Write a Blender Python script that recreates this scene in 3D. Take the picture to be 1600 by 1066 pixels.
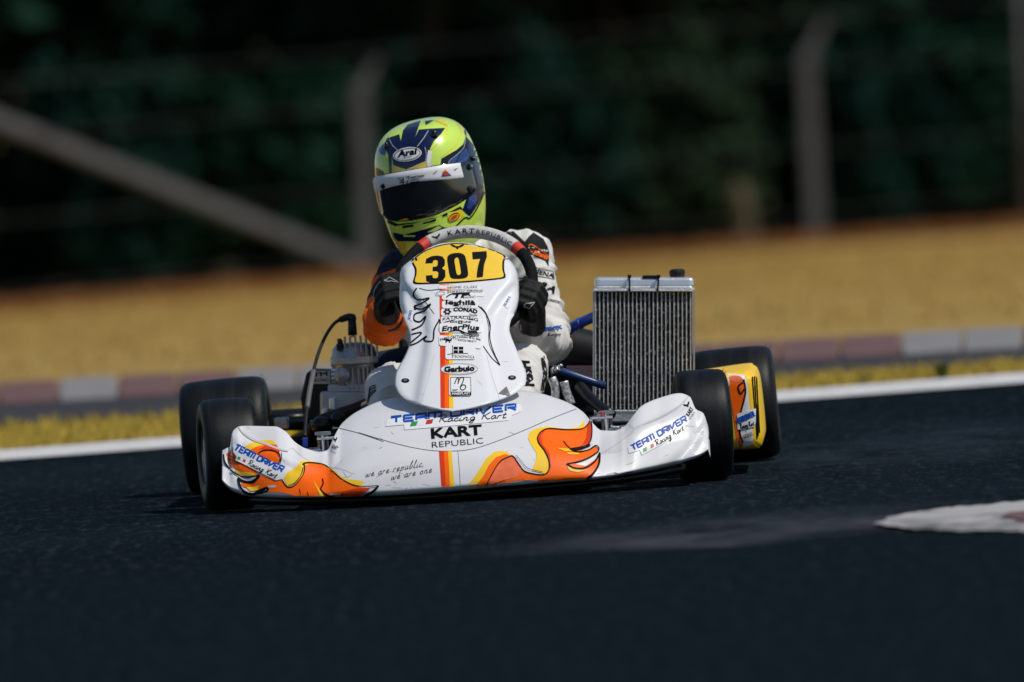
import bpy, bmesh, math, random
import numpy as np
from mathutils import Vector, Matrix, noise
from mathutils.bvhtree import BVHTree
from mathutils.geometry import delaunay_2d_cdt
R = math.radians
random.seed(7)
for o in list(bpy.data.objects): bpy.data.objects.remove(o)
scene = bpy.context.scene
col = scene.collection

# ------------------------------------------------------------------ camera
FPX = 20100.0                       # focal length in pixels of the 1600 px wide photograph
CAM = Vector((0, -30, 1.178)); PITCH = R(1.57); ROLL = R(3.5)
Fw = Vector((0, math.cos(PITCH), -math.sin(PITCH)))
R0 = Vector((1, 0, 0)); U0 = R0.cross(Fw)
Rt = R0 * math.cos(ROLL) - U0 * math.sin(ROLL)
Up = R0 * math.sin(ROLL) + U0 * math.cos(ROLL)
cd = bpy.data.cameras.new('camera'); cam = bpy.data.objects.new('camera', cd); col.objects.link(cam)
mw = Matrix((Rt, Up, -Fw)).transposed().to_4x4(); mw.translation = CAM; cam.matrix_world = mw
cd.sensor_width = 36; cd.lens = 36 * FPX / 1600; cd.clip_start = 1; cd.clip_end = 3000
cd.dof.use_dof = True; cd.dof.focus_distance = 29.95; cd.dof.aperture_fstop = 3.7; cd.dof.aperture_blades = 9
scene.camera = cam
# ------------------------------------------------------------------ light
SUN_EL = R(55); SUN_AZ = R(60)      # azimuth: from straight towards the camera side, turned to the right
to_sun = Vector((math.sin(SUN_AZ) * math.cos(SUN_EL), -math.cos(SUN_AZ) * math.cos(SUN_EL), math.sin(SUN_EL)))
w = bpy.data.worlds.new('World'); scene.world = w; w.use_nodes = True
nt = w.node_tree; bgn = nt.nodes['Background']
sky = nt.nodes.new('ShaderNodeTexSky'); sky.sky_type = 'NISHITA'; sky.sun_disc = False
sky.sun_elevation = SUN_EL; sky.sun_rotation = math.atan2(to_sun.x, to_sun.y)
sky.air_density = 1.0; sky.dust_density = 0.6; sky.ozone_density = 2.0
nt.links.new(sky.outputs[0], bgn.inputs[0]); bgn.inputs[1].default_value = 0.075
ld = bpy.data.lights.new('sun', 'SUN'); ld.energy = 3.25; ld.angle = R(0.53); ld.color = (1, 0.955, 0.88)
lo = bpy.data.objects.new('sun', ld); col.objects.link(lo); lo.rotation_euler = to_sun.to_track_quat('Z', 'Y').to_euler(); lo.location = (4, -4, 8)
vs = scene.view_settings; vs.view_transform = 'Standard'; vs.look = 'None'; vs.exposure = 0.0; vs.gamma = 1.0
scene.render.resolution_x = 1024; scene.render.resolution_y = 682

# ------------------------------------------------------------------ geometry of the view
def pdir(px, py): return Fw + Rt * ((px - 800) / FPX) + Up * ((533 - py) / FPX)
def slope_z(y): return 0.0 if y < 13 else -0.0135 * (y - 13)
def ground(px, py, z=0.0):
    d = pdir(px, py); t = (z - CAM.z) / d.z
    return CAM + d * t
def atw(px, py, yw):                # world point of a pixel at world depth yw
    d = pdir(px, py); return CAM + d * ((yw - CAM.y) / d.y)
KO = ground(732, 773); YAW = R(-1.9)
K = Matrix.Translation(KO) @ Matrix.Rotation(YAW, 4, 'Z'); KI = K.inverted(); K3 = KI.to_3x3()
CL = KI @ CAM
def at(px, py, Y):                  # kart-space point of a pixel at kart depth Y (Y grows backwards)
    d = K3 @ pdir(px, py); return CL + d * ((Y - CL.y) / d.y)
def SC(Y): return FPX / (30 + Y)    # px per metre at kart depth Y

# ------------------------------------------------------------------ materials
MATS = {}
def M(name, c, rough=.5, metal=0., var=.06, scale=14., bump=0., bscale=300., coat=0., spec=.5, dirt=None, dthr=.68, dscale=40., wear2=None):
    m = bpy.data.materials.new(name); m.use_nodes = True; n = m.node_tree; b = n.nodes['Principled BSDF']
    tc = n.nodes.new('ShaderNodeTexCoord')
    nz = n.nodes.new('ShaderNodeTexNoise'); nz.inputs['Scale'].default_value = scale; nz.inputs['Detail'].default_value = 5
    n.links.new(tc.outputs['Object'], nz.inputs['Vector'])
    rp = n.nodes.new('ShaderNodeValToRGB'); e = rp.color_ramp.elements
    e[0].position = .3; e[1].position = .7
    e[0].color = [max(0, x * (1 - var)) for x in c[:3]] + [1]; e[1].color = [min(1, x * (1 + var)) for x in c[:3]] + [1]
    n.links.new(nz.outputs['Fac'], rp.inputs[0]); out = rp.outputs[0]
    if dirt:
        n2 = n.nodes.new('ShaderNodeTexNoise'); n2.inputs['Scale'].default_value = dscale; n2.inputs['Detail'].default_value = 8; n2.inputs['Roughness'].default_value = .7
        n.links.new(tc.outputs['Object'], n2.inputs['Vector'])
        r2 = n.nodes.new('ShaderNodeValToRGB'); r2.color_ramp.elements[0].position = dthr; r2.color_ramp.elements[1].position = dthr + .07
        n.links.new(n2.outputs['Fac'], r2.inputs[0])
        mx = n.nodes.new('ShaderNodeMix'); mx.data_type = 'RGBA'; mx.inputs[7].default_value = list(dirt) + [1]
        n.links.new(r2.outputs[0], mx.inputs[0]); n.links.new(out, mx.inputs[6]); out = mx.outputs[2]
    n.links.new(out, b.inputs['Base Color'])
    b.inputs['Roughness'].default_value = rough; b.inputs['Metallic'].default_value = metal
    b.inputs['Coat Weight'].default_value = coat; b.inputs['Coat Roughness'].default_value = .08; b.inputs['Specular IOR Level'].default_value = spec
    if bump:
        n3 = n.nodes.new('ShaderNodeTexNoise'); n3.inputs['Scale'].default_value = bscale; n3.inputs['Detail'].default_value = 4
        n.links.new(tc.outputs['Object'], n3.inputs['Vector'])
        bp = n.nodes.new('ShaderNodeBump'); bp.inputs['Strength'].default_value = bump; bp.inputs['Distance'].default_value = .004
        n.links.new(n3.outputs['Fac'], bp.inputs['Height']); n.links.new(bp.outputs[0], b.inputs['Normal'])
    MATS[name] = m; return m
M('body_white', (.71, .71, .72), .34, var=.03, scale=9, coat=.25, dirt=(.34, .33, .32), dthr=.735, dscale=26)
M('panel_white', (.74, .75, .77), .33, var=.02, scale=9, coat=.25)
M('sticker_white', (.78, .78, .79), .4, var=.02)
M('ink', (.003, .003, .0035), .6, var=.1, spec=.12)
M('ink_grey', (.12, .12, .125), .5)
M('seam', (.05, .05, .052), .6)
M('orange', (1.0, .135, .002), .45, var=.05, scale=30, spec=.2)
M('salmon', (.80, .16, .06), .45, var=.2, scale=35, spec=.25)
M('red', (.70, .045, .006), .45, spec=.2)
M('yellow', (.90, .56, .025), .45, var=.05, spec=.25)
M('plate_yellow', (.88, .56, .04), .42, var=.03, spec=.25)
M('blue_ink', (.004, .075, .42), .45, spec=.2)
M('green_ink', (.03, .3, .05), .4)
M('red_ink', (.55, .03, .02), .4)
M('rim', (.35, .34, .30), .35, metal=.8)
M('rim_yellow', (.75, .55, .05), .4)
M('black_metal', (.006, .0065, .008), .38, spec=.4, var=.2)
M('black_plastic', (.006, .006, .0075), .5, spec=.35, var=.2, bump=.15)
M('rubber', (.006, .006, .007), .55, var=.2)
M('alloy', (.42, .43, .44), .42, metal=.85, var=.12, scale=25, bump=.25, bscale=220)
M('chrome', (.75, .76, .78), .16, metal=1, var=.05)
M('bright_alloy', (.78, .79, .81), .33, metal=.75, var=.08, scale=30, bump=.2, bscale=120)
M('radiator_core', (.022, .022, .023), .65, var=.6, scale=60, bump=.5, bscale=900, spec=.2, dirt=(.40, .40, .39), dthr=.55, dscale=120)
M('radiator_tube', (.50, .50, .49), .5, metal=.25, var=.3, scale=60, dirt=(.10, .10, .10), dthr=.66, dscale=70)
M('blue_hose', (.012, .06, .42), .35, coat=.2)
M('blue_tube', (.012, .035, .12), .3, coat=.3)
M('purple_grey', (.10, .07, .09), .5)
M('braid', (.5, .5, .5), .4, metal=.6, var=.8, scale=140)
M('grip', (.60, .585, .565), .6, var=.12, scale=60, bump=.8, bscale=420)
M('red_band', (.62, .04, .02), .55, var=.1)
M('suede', (.004, .004, .0045), .85, bump=.3, spec=.2)
M('suit_white', (.66, .645, .62), .8, var=.05, scale=20, bump=.35, bscale=420, spec=.25)
M('suit_black', (.006, .006, .007), .8, bump=.3, bscale=420, spec=.3)
M('suit_navy', (.012, .02, .045), .8, bump=.3, bscale=420, spec=.3)
M('suit_orange', (.95, .14, .006), .75, var=.08, bump=.3, bscale=420, spec=.3)
M('glove', (.0055, .0055, .006), .6, var=.3, bump=.5, bscale=300, spec=.3)
M('lime', (.60, .83, .10), .25, var=.04, coat=.9)
M('helmet_navy', (.004, .010, .05), .2, coat=.6, var=.2, spec=.35)
M('helmet_blue', (.015, .05, .22), .22, coat=1)
M('helmet_yellow', (.88, .60, .02), .25, coat=.5)
M('helmet_black', (.004, .005, .007), .25, coat=.4, spec=.3)
M('visor', (.012, .014, .017), .07, coat=1, spec=.7, var=.3)
M('silver_ink', (.5, .5, .5), .4)
M('film', (.52, .51, .49), .4)

def mat_two(name, c1, c2, scale, rough=.9, bump=.6, bscale=30, spec=.2, c3=None, s3=2., stretch=None, speck=None, worn=None):
    m = bpy.data.materials.new(name); m.use_nodes = True; n = m.node_tree; b = n.nodes['Principled BSDF']
    tc = n.nodes.new('ShaderNodeTexCoord'); vec = tc.outputs['Object']
    if stretch:
        mp = n.nodes.new('ShaderNodeMapping'); mp.inputs['Scale'].default_value = stretch
        n.links.new(vec, mp.inputs['Vector']); vec = mp.outputs[0]
    a = n.nodes.new('ShaderNodeTexNoise'); a.inputs['Scale'].default_value = scale; a.inputs['Detail'].default_value = 8; a.inputs['Roughness'].default_value = .65
    n.links.new(vec, a.inputs['Vector'])
    r = n.nodes.new('ShaderNodeValToRGB'); r.color_ramp.elements[0].position = .35; r.color_ramp.elements[1].position = .68
    r.color_ramp.elements[0].color = list(c1) + [1]; r.color_ramp.elements[1].color = list(c2) + [1]
    n.links.new(a.outputs['Fac'], r.inputs[0]); out = r.outputs[0]
    if c3:
        a3 = n.nodes.new('ShaderNodeTexNoise'); a3.inputs['Scale'].default_value = s3; a3.inputs['Detail'].default_value = 4
        n.links.new(vec, a3.inputs['Vector'])
        r3 = n.nodes.new('ShaderNodeValToRGB'); r3.color_ramp.elements[0].position = .48; r3.color_ramp.elements[1].position = .62
        n.links.new(a3.outputs['Fac'], r3.inputs[0])
        mx = n.nodes.new('ShaderNodeMix'); mx.data_type = 'RGBA'; mx.inputs[7].default_value = list(c3) + [1]
        n.links.new(r3.outputs[0], mx.inputs[0]); n.links.new(out, mx.inputs[6]); out = mx.outputs[2]
    if worn:                        # pale, dusty, worn patches of the old surface: (centre, radii, colour, amount)
        for (cx_, cy_, rx_, ry_, rot_, wc_, am_) in worn:
            mp2 = n.nodes.new('ShaderNodeMapping'); mp2.vector_type = 'TEXTURE'; mp2.inputs['Location'].default_value = (cx_, cy_, 0); mp2.inputs['Rotation'].default_value = (0, 0, rot_); mp2.inputs['Scale'].default_value = (rx_, ry_, 1)
            n.links.new(tc.outputs['Object'], mp2.inputs['Vector'])
            ln2 = n.nodes.new('ShaderNodeVectorMath'); ln2.operation = 'LENGTH'; n.links.new(mp2.outputs[0], ln2.inputs[0])
            fr = n.nodes.new('ShaderNodeMapRange'); fr.interpolation_type = 'SMOOTHSTEP'; fr.inputs[1].default_value = 1; fr.inputs[2].default_value = .1; n.links.new(ln2.outputs['Value'], fr.inputs[0])
            nn = n.nodes.new('ShaderNodeTexNoise'); nn.inputs['Scale'].default_value = 3.2; nn.inputs['Detail'].default_value = 8; nn.inputs['Roughness'].default_value = .7
            mp3 = n.nodes.new('ShaderNodeMapping'); mp3.inputs['Scale'].default_value = (1, .45, 1); n.links.new(tc.outputs['Object'], mp3.inputs['Vector']); n.links.new(mp3.outputs[0], nn.inputs['Vector'])
            fr2 = n.nodes.new('ShaderNodeMapRange'); fr2.inputs[1].default_value = .36; fr2.inputs[2].default_value = .66; fr2.inputs[4].default_value = am_; n.links.new(nn.outputs['Fac'], fr2.inputs[0])
            mu = n.nodes.new('ShaderNodeMath'); mu.operation = 'MULTIPLY'; n.links.new(fr.outputs[0], mu.inputs[0]); n.links.new(fr2.outputs[0], mu.inputs[1])
            m5 = n.nodes.new('ShaderNodeMix'); m5.data_type = 'RGBA'; m5.inputs[7].default_value = list(wc_) + [1]
            n.links.new(mu.outputs[0], m5.inputs[0]); n.links.new(out, m5.inputs[6]); out = m5.outputs[2]
    if speck:
        for sc_, lo_, hi_, am_ in (((38, 6, 1), .52, .75, .55), ((110, 16, 1), .58, .75, .9)):
            mp4 = n.nodes.new('ShaderNodeMapping'); mp4.inputs['Scale'].default_value = sc_; n.links.new(tc.outputs['Object'], mp4.inputs['Vector'])
            vo = n.nodes.new('ShaderNodeTexNoise'); vo.inputs['Scale'].default_value = 1; vo.inputs['Detail'].default_value = 3; n.links.new(mp4.outputs[0], vo.inputs['Vector'])
            r4 = n.nodes.new('ShaderNodeMapRange'); r4.inputs[1].default_value = lo_; r4.inputs[2].default_value = hi_; r4.inputs[4].default_value = am_; n.links.new(vo.outputs['Fac'], r4.inputs[0])
            m4 = n.nodes.new('ShaderNodeMix'); m4.data_type = 'RGBA'; m4.inputs[7].default_value = list(speck) + [1]
            n.links.new(r4.outputs[0], m4.inputs[0]); n.links.new(out, m4.inputs[6]); out = m4.outputs[2]
    n.links.new(out, b.inputs['Base Color']); b.inputs['Roughness'].default_value = rough; b.inputs['Specular IOR Level'].default_value = spec
    nb = n.nodes.new('ShaderNodeTexNoise'); nb.inputs['Scale'].default_value = bscale; nb.inputs['Detail'].default_value = 6
    n.links.new(tc.outputs['Object'], nb.inputs['Vector'])
    bp = n.nodes.new('ShaderNodeBump'); bp.inputs['Strength'].default_value = bump; bp.inputs['Distance'].default_value = .01
    n.links.new(nb.outputs['Fac'], bp.inputs['Height']); n.links.new(bp.outputs[0], b.inputs['Normal'])
    MATS[name] = m; return m
wa = ground(1180, 832); wb = ground(1420, 700); wc0 = ground(240, 735)
mat_two('asphalt', (.0008, .0048, .0072), (.0030, .0092, .0135), 45, .9, .9, 220, .03, c3=(.0046, .0110, .0165), s3=.55, stretch=(.5, .8, 1), speck=(.040, .050, .060),
        worn=((wa.x, wa.y, .66, 1.35, R(-16), (.085, .086, .105), 1.0), (wb.x, wb.y, .8, 2.2, R(-10), (.026, .037, .052), .9), (wc0.x, wc0.y, .7, 1.6, 0, (.014, .022, .030), .8)))
mat_two('asphalt_near', (.0014, .0058, .0078), (.0030, .0082, .0105), 30, .9, .5, 150, .02, speck=(.020, .029, .035))
mat_two('asphalt_far', (.03, .03, .034), (.045, .045, .05), 8, .85)
mat_two('dry_grass', (.28, .185, .058), (.40, .27, .082), 1.1, .95, .8, 20, .1, c3=(.29, .19, .05), s3=.35, stretch=(.5, 1.6, 1))
mat_two('verge', (.34, .25, .05), (.48, .36, .07), 3, .95, .8, 40, .1)
mat_two('paint_white', (.50, .49, .48), (.72, .71, .70), 12, .7, .4, 120, .3)
mat_two('paint_old', (.05, .055, .06), (.52, .50, .49), 9, .8, .6, 160, .15, c3=(.40, .39, .385), s3=2.2, stretch=(1, .45, 1))
mat_two('kerb_red', (.12, .065, .06), (.17, .09, .085), 10, .75, .4, 80, .3)
mat_two('kerb_white', (.18, .175, .175), (.26, .25, .25), 10, .75, .4, 80, .3)
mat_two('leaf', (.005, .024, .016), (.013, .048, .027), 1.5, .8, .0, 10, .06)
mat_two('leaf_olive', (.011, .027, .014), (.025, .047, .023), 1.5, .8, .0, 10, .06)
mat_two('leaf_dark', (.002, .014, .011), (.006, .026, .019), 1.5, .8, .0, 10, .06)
mat_two('tyre', (.0012, .0028, .0036), (.0042, .0062, .0070), 1.6, .48, .09, 300, .22, c3=(.0085, .0098, .0105), s3=.9, stretch=(38, 2.2, 2.2))
mat_two('bark', (.04, .033, .025), (.08, .065, .05), 9, .9, .9, 30, .1)
mat_two('old_wood', (.07, .058, .036), (.12, .095, .06), 9, .9, .9, 30, .1)
mat_two('concrete', (.085, .085, .088), (.125, .125, .13), 7, .9, .5, 60, .2)
mat_two('wire_metal', (.03, .03, .03), (.05, .05, .05), 7, .6, .2, 60, .4)
mat_two('weed', (.06, .08, .02), (.13, .14, .03), 6, .9, .0, 20, .1)
mat_two('straw', (.34, .215, .055), (.48, .31, .08), 6, .95, .0, 20, .1)
mat_two('straw_red', (.20, .085, .035), (.32, .14, .05), 6, .95, .0, 20, .1)

# ------------------------------------------------------------------ mesh helpers
def link(name, me, mat=None, parent=None, smooth=False):
    o = bpy.data.objects.new(name, me); col.objects.link(o)
    if mat:
        for k in (mat if isinstance(mat, (list, tuple)) else [mat]): me.materials.append(MATS[k])
    if parent: o.parent = parent
    if smooth: me.polygons.foreach_set('use_smooth', [True] * len(me.polygons))
    return o
def build(name, bm, mat, parent=None, smooth=False, bevel=0, sharp=None):
    bmesh.ops.recalc_face_normals(bm, faces=bm.faces[:])
    me = bpy.data.meshes.new(name); bm.to_mesh(me); bm.free()
    o = link(name, me, mat, parent, smooth)
    if bevel:
        md = o.modifiers.new('bevel', 'BEVEL'); md.width = bevel; md.segments = 2; md.limit_method = 'ANGLE'
    if sharp:
        me.set_sharp_from_angle(angle=R(sharp))
    return o
def fp(name, verts, faces, mat, parent=None, smooth=False):
    me = bpy.data.meshes.new(name); me.from_pydata([tuple(v) for v in verts], [], faces); me.update()
    return link(name, me, mat, parent, smooth)
def tag(o, label=None, cat=None, group=None, kind=None):
    if label: o['label'] = label
    if cat: o['category'] = cat
    if group: o['group'] = group
    if kind: o['kind'] = kind
    return o
def empty(name, loc=None, mat=None):
    o = bpy.data.objects.new(name, None); col.objects.link(o); o.empty_display_size = .2
    if mat is not None: o.matrix_world = mat
    elif loc is not None: o.location = loc
    return o
def B(): return bmesh.new()
def hexa(bm, p):                    # 8 points: bottom ring 4, top ring 4
    v = [bm.verts.new(q) for q in p]
    for f in ((0, 1, 2, 3), (7, 6, 5, 4), (0, 4, 5, 1), (1, 5, 6, 2), (2, 6, 7, 3), (3, 7, 4, 0)): bm.faces.new([v[i] for i in f])
    return v
def box(bm, c, s, rot=None):
    c = Vector(c); h = Vector(s) / 2; pts = []
    for z in (-1, 1):
        for x, y in ((-1, -1), (1, -1), (1, 1), (-1, 1)):
            q = Vector((x * h.x, y * h.y, z * h.z))
            if rot is not None: q = rot @ q
            pts.append(c + q)
    return hexa(bm, pts)
def pxbox(bm, x0, y0, x1, y1, Ya, Yb, tilt=0.):   # box whose front matches a pixel rectangle; tilt moves the top back
    pts = []
    for (yy, t) in ((y1, 0), (y0, tilt)):
        for (xx, Y) in ((x0, Ya), (x1, Ya), (x1, Yb), (x0, Yb)):
            q = at(xx, yy, Ya + t); pts.append(Vector((q.x, Y + t, q.z)))
    return hexa(bm, pts)
def catmull(pts, n, closed=False):
    P = [Vector(p) for p in pts]; out = []; N = len(P); segs = N if closed else N - 1
    for i in range(segs):
        if closed: a, b, c, d = P[(i - 1) % N], P[i], P[(i + 1) % N], P[(i + 2) % N]
        else: a, b, c, d = P[max(i - 1, 0)], P[i], P[i + 1], P[min(i + 2, N - 1)]
        for k in range(n):
            t = k / n
            out.append(.5 * ((2 * b) + (c - a) * t + (2 * a - 5 * b + 4 * c - d) * t * t + (3 * b - a - 3 * c + d) * t ** 3))
    if not closed: out.append(P[-1])
    return out
def tube(bm, pts, rad, seg=12, cap=True, sm=0):
    P = [Vector(p) for p in pts]
    if sm: P = catmull(P, sm)
    n = len(P); rads = rad if isinstance(rad, (list, tuple)) else [rad] * n
    if len(rads) != n:
        rads = [float(x) for x in np.interp(np.linspace(0, 1, n), np.linspace(0, 1, len(rads)), rads)]
    T = [(P[min(i + 1, n - 1)] - P[max(i - 1, 0)]).normalized() for i in range(n)]
    nv = T[0].orthogonal().normalized(); rings = []
    for i in range(n):
        if i:
            nv = (nv - T[i] * nv.dot(T[i])); nv.normalize()
        bn = T[i].cross(nv)
        rings.append([bm.verts.new(P[i] + (nv * math.cos(2 * math.pi * k / seg) + bn * math.sin(2 * math.pi * k / seg)) * rads[i]) for k in range(seg)])
    for i in range(n - 1):
        for k in range(seg):
            bm.faces.new((rings[i][k], rings[i][(k + 1) % seg], rings[i + 1][(k + 1) % seg], rings[i + 1][k]))
    if cap:
        bm.faces.new(rings[0][::-1]); bm.faces.new(rings[-1])
    return rings
def lathe(bm, prof, mtx, seg=48, closed=False):   # prof (axial, radius) round local X
    rings = []
    for a, r in prof:
        rings.append([bm.verts.new(mtx @ Vector((a, r * math.cos(2 * math.pi * k / seg), r * math.sin(2 * math.pi * k / seg)))) for k in range(seg)])
    m = len(rings)
    for i in range(m if closed else m - 1):
        A, Bq = rings[i], rings[(i + 1) % m]
        for k in range(seg): bm.faces.new((A[k], A[(k + 1) % seg], Bq[(k + 1) % seg], Bq[k]))
    if not closed:
        bm.faces.new(rings[0]); bm.faces.new(rings[-1][::-1])
def ball(bm, c, r, sub=2, scale=None):
    mt = Matrix.Translation(Vector(c))
    if scale: mt = mt @ Matrix.Diagonal((*scale, 1))
    bmesh.ops.create_icosphere(bm, subdivisions=sub, radius=r, matrix=mt)
def bvh_of(o):
    me = o.data; return BVHTree.FromPolygons([v.co[:] for v in me.vertices], [p.vertices[:] for p in me.polygons])

# ------------------------------------------------------------------ decals: flat print laid on a surface
def hit(bvh, px, py, off):
    d = (K3 @ pdir(px, py)).normalized()
    loc, nor, idx, dist = bvh.ray_cast(CL + d * 25, d)
    if loc is None:
        loc, nor, idx, dist = bvh.find_nearest(at(px, py, .2))
        return None
    if nor.dot(d) > 0: nor = -nor
    return loc + nor * off
def poly(pts, sm=0):
    if sm: pts = [(p.x, p.y) for p in catmull([(x, y, 0) for x, y in pts], sm, True)]
    n = len(pts); return [tuple(p) for p in pts], [(i, (i + 1) % n) for i in range(n)]
def ellipse(cx, cy, rx, ry, rot=0, n=28):
    c, s = math.cos(R(rot)), math.sin(R(rot))
    return poly([(cx + rx * math.cos(t) * c + ry * math.sin(t) * s, cy - rx * math.cos(t) * s + ry * math.sin(t) * c) for t in [2 * math.pi * i / n for i in range(n)]])
def decal(name, parent, bvh, shapes, mat, layer=1, g=4.):
    g = min(g, 3.2) if parent.name.startswith('side_pod') else g
    V = []; E = []
    for vs_, es_ in shapes:
        b = len(V); V += [Vector(v) for v in vs_]
        for i, j in es_:
            a_, c_ = V[i + b], V[j + b]; n = int((c_ - a_).length / g) + 1; last = i + b
            for k in range(1, n):
                V.append(a_.lerp(c_, k / n)); E.append((last, len(V) - 1)); last = len(V) - 1
            E.append((last, j + b))
    A = np.array([(v.x, v.y) for v in V]); lo_, hi_ = A.min(0), A.max(0)
    G = [Vector((x, y)) for x in np.arange(lo_[0] + g * .37, hi_[0], g) for y in np.arange(lo_[1] + g * .41, hi_[1], g)]
    ov, oe, of, _, _, _ = delaunay_2d_cdt(V + G, E, [], 0, 1e-4)
    S = np.array([(A[i], A[j]) for i, j in E])
    O = np.array([(v.x, v.y) for v in ov]); Fc = np.array(of); Cn = O[Fc].mean(1)
    x1, y1, x2, y2 = S[:, 0, 0], S[:, 0, 1], S[:, 1, 0], S[:, 1, 1]
    keep = []
    for k in range(len(Cn)):
        x, y = Cn[k]; c = (y1 > y) != (y2 > y)
        if c.any():
            xi = x1[c] + (y - y1[c]) / (y2[c] - y1[c]) * (x2[c] - x1[c])
            if (xi > x).sum() % 2: keep.append(k)
    pts = {}; verts = []; faces = []
    for k in keep:
        f = []
        for i in of[k]:
            if i not in pts:
                h = hit(bvh, O[i][0], O[i][1], .0005 * layer)
                pts[i] = None if h is None else len(verts)
                if h is not None: verts.append(h)
            f.append(pts[i])
        if None in f: continue
        a, b_, c_ = (verts[q] for q in f)
        if max((a - b_).length, (b_ - c_).length, (a - c_).length) > .07: continue
        faces.append(f)
    if not faces: return None
    return fp(name, verts, faces, mat, parent, True)
def stroke_geo(bvh, lines, width, layer, verts, faces, step=3., taper=False):
    for li, ln in enumerate(lines):
        P = [Vector((x, y)) for x, y in ln]; Q = [P[0]]
        for a, b_ in zip(P, P[1:]):
            n = max(1, int((b_ - a).length / step))
            for k in range(1, n + 1): Q.append(a.lerp(b_, k / n))
        n = len(Q); prev = None
        for i in range(n):
            t = Q[min(i + 1, n - 1)] - Q[max(i - 1, 0)]
            if t.length < 1e-6: t = Vector((1, 0))
            t.normalize(); nn = Vector((-t.y, t.x)) * width / 2
            if taper: nn *= math.sin(math.pi * (.06 + .88 * i / max(1, n - 1))) ** .6
            l = hit(bvh, *(Q[i] + nn), .0005 * layer + .00002 * (li % 9)); r = hit(bvh, *(Q[i] - nn), .0005 * layer + .00002 * (li % 9))
            if l is None or r is None: prev = None; continue
            verts += [l, r]; cur = len(verts) - 2
            if prev is not None and (verts[prev] - l).length < .05: faces.append((prev, prev + 1, cur + 1, cur))
            prev = cur
def strokes(name, parent, bvh, lines, width, mat, layer=2, smooth=0, taper=False, step=3.):
    if smooth: lines = [[(p.x, p.y) for p in catmull([(x, y, 0) for x, y in l], smooth)] for l in lines]
    v = []; f = []; stroke_geo(bvh, lines, width, layer, v, f, step, taper)
    if f: return fp(name, v, f, mat, parent, True)
_tc = {}
def text_shape(s, bold=0.):
    k = (s, bold)
    if k in _tc: return _tc[k]
    cu = bpy.data.curves.new('t', 'FONT'); cu.body = s; cu.resolution_u = 3; cu.offset = bold
    o = bpy.data.objects.new('t', cu); col.objects.link(o)
    dg = bpy.context.evaluated_depsgraph_get(); ev = o.evaluated_get(dg); me = ev.to_mesh()
    vs_ = [(v.co.x, v.co.y) for v in me.vertices]; cnt = {}
    for p in me.polygons:
        for e in p.edge_keys: cnt[e] = cnt.get(e, 0) + 1
    es = [e for e, c in cnt.items() if c == 1]
    ev.to_mesh_clear(); bpy.data.objects.remove(o); bpy.data.curves.remove(cu)
    x0 = min(v[0] for v in vs_); x1 = max(v[0] for v in vs_)
    vs_ = [((x - x0), y) for x, y in vs_]
    _tc[k] = (vs_, es, x1 - x0); return _tc[k]
CAPH = .73
def text_px(s, p0, p1, h, bold=0., shear=0., arc=0.):
    vs_, es, wd = text_shape(s, bold); a = Vector(p0); b_ = Vector(p1); u = (b_ - a); n = Vector((u.y, -u.x)).normalized()
    out = []
    for x, y in vs_:
        t = x / wd; yy = y / CAPH * h
        q = a + u * t + n * (yy + arc * 4 * t * (1 - t)) + u.normalized() * shear * yy
        out.append((q.x, q.y))
    return out, es
TECH = {'T': (.9, [[(0, 1), (.9, 1)], [(.45, 1), (.45, 0)]]), 'E': (.85, [[(.85, 1), (0, 1), (0, 0), (.85, 0)], [(0, .5), (.75, .5)]]),
        'A': (.85, [[(0, 0), (0, .85), (.12, 1), (.85, 1), (.85, 0)], [(0, .42), (.85, .42)]]), 'M': (1.1, [[(0, 0), (0, 1), (1.1, 1), (1.1, 0)], [(.55, 1), (.55, 0)]]),
        'D': (.9, [[(0, 0), (0, 1), (.7, 1), (.9, .75), (.9, .25), (.7, 0), (0, 0)]]), 'R': (.9, [[(0, 0), (0, 1), (.85, 1), (.85, .5), (.15, .5)], [(.4, .5), (.9, 0)]]),
        'I': (.05, [[(0, 0), (0, 1)]]), 'V': (.95, [[(0, 1), (.25, 0), (.95, 1)]]), ' ': (.4, [])}
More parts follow.
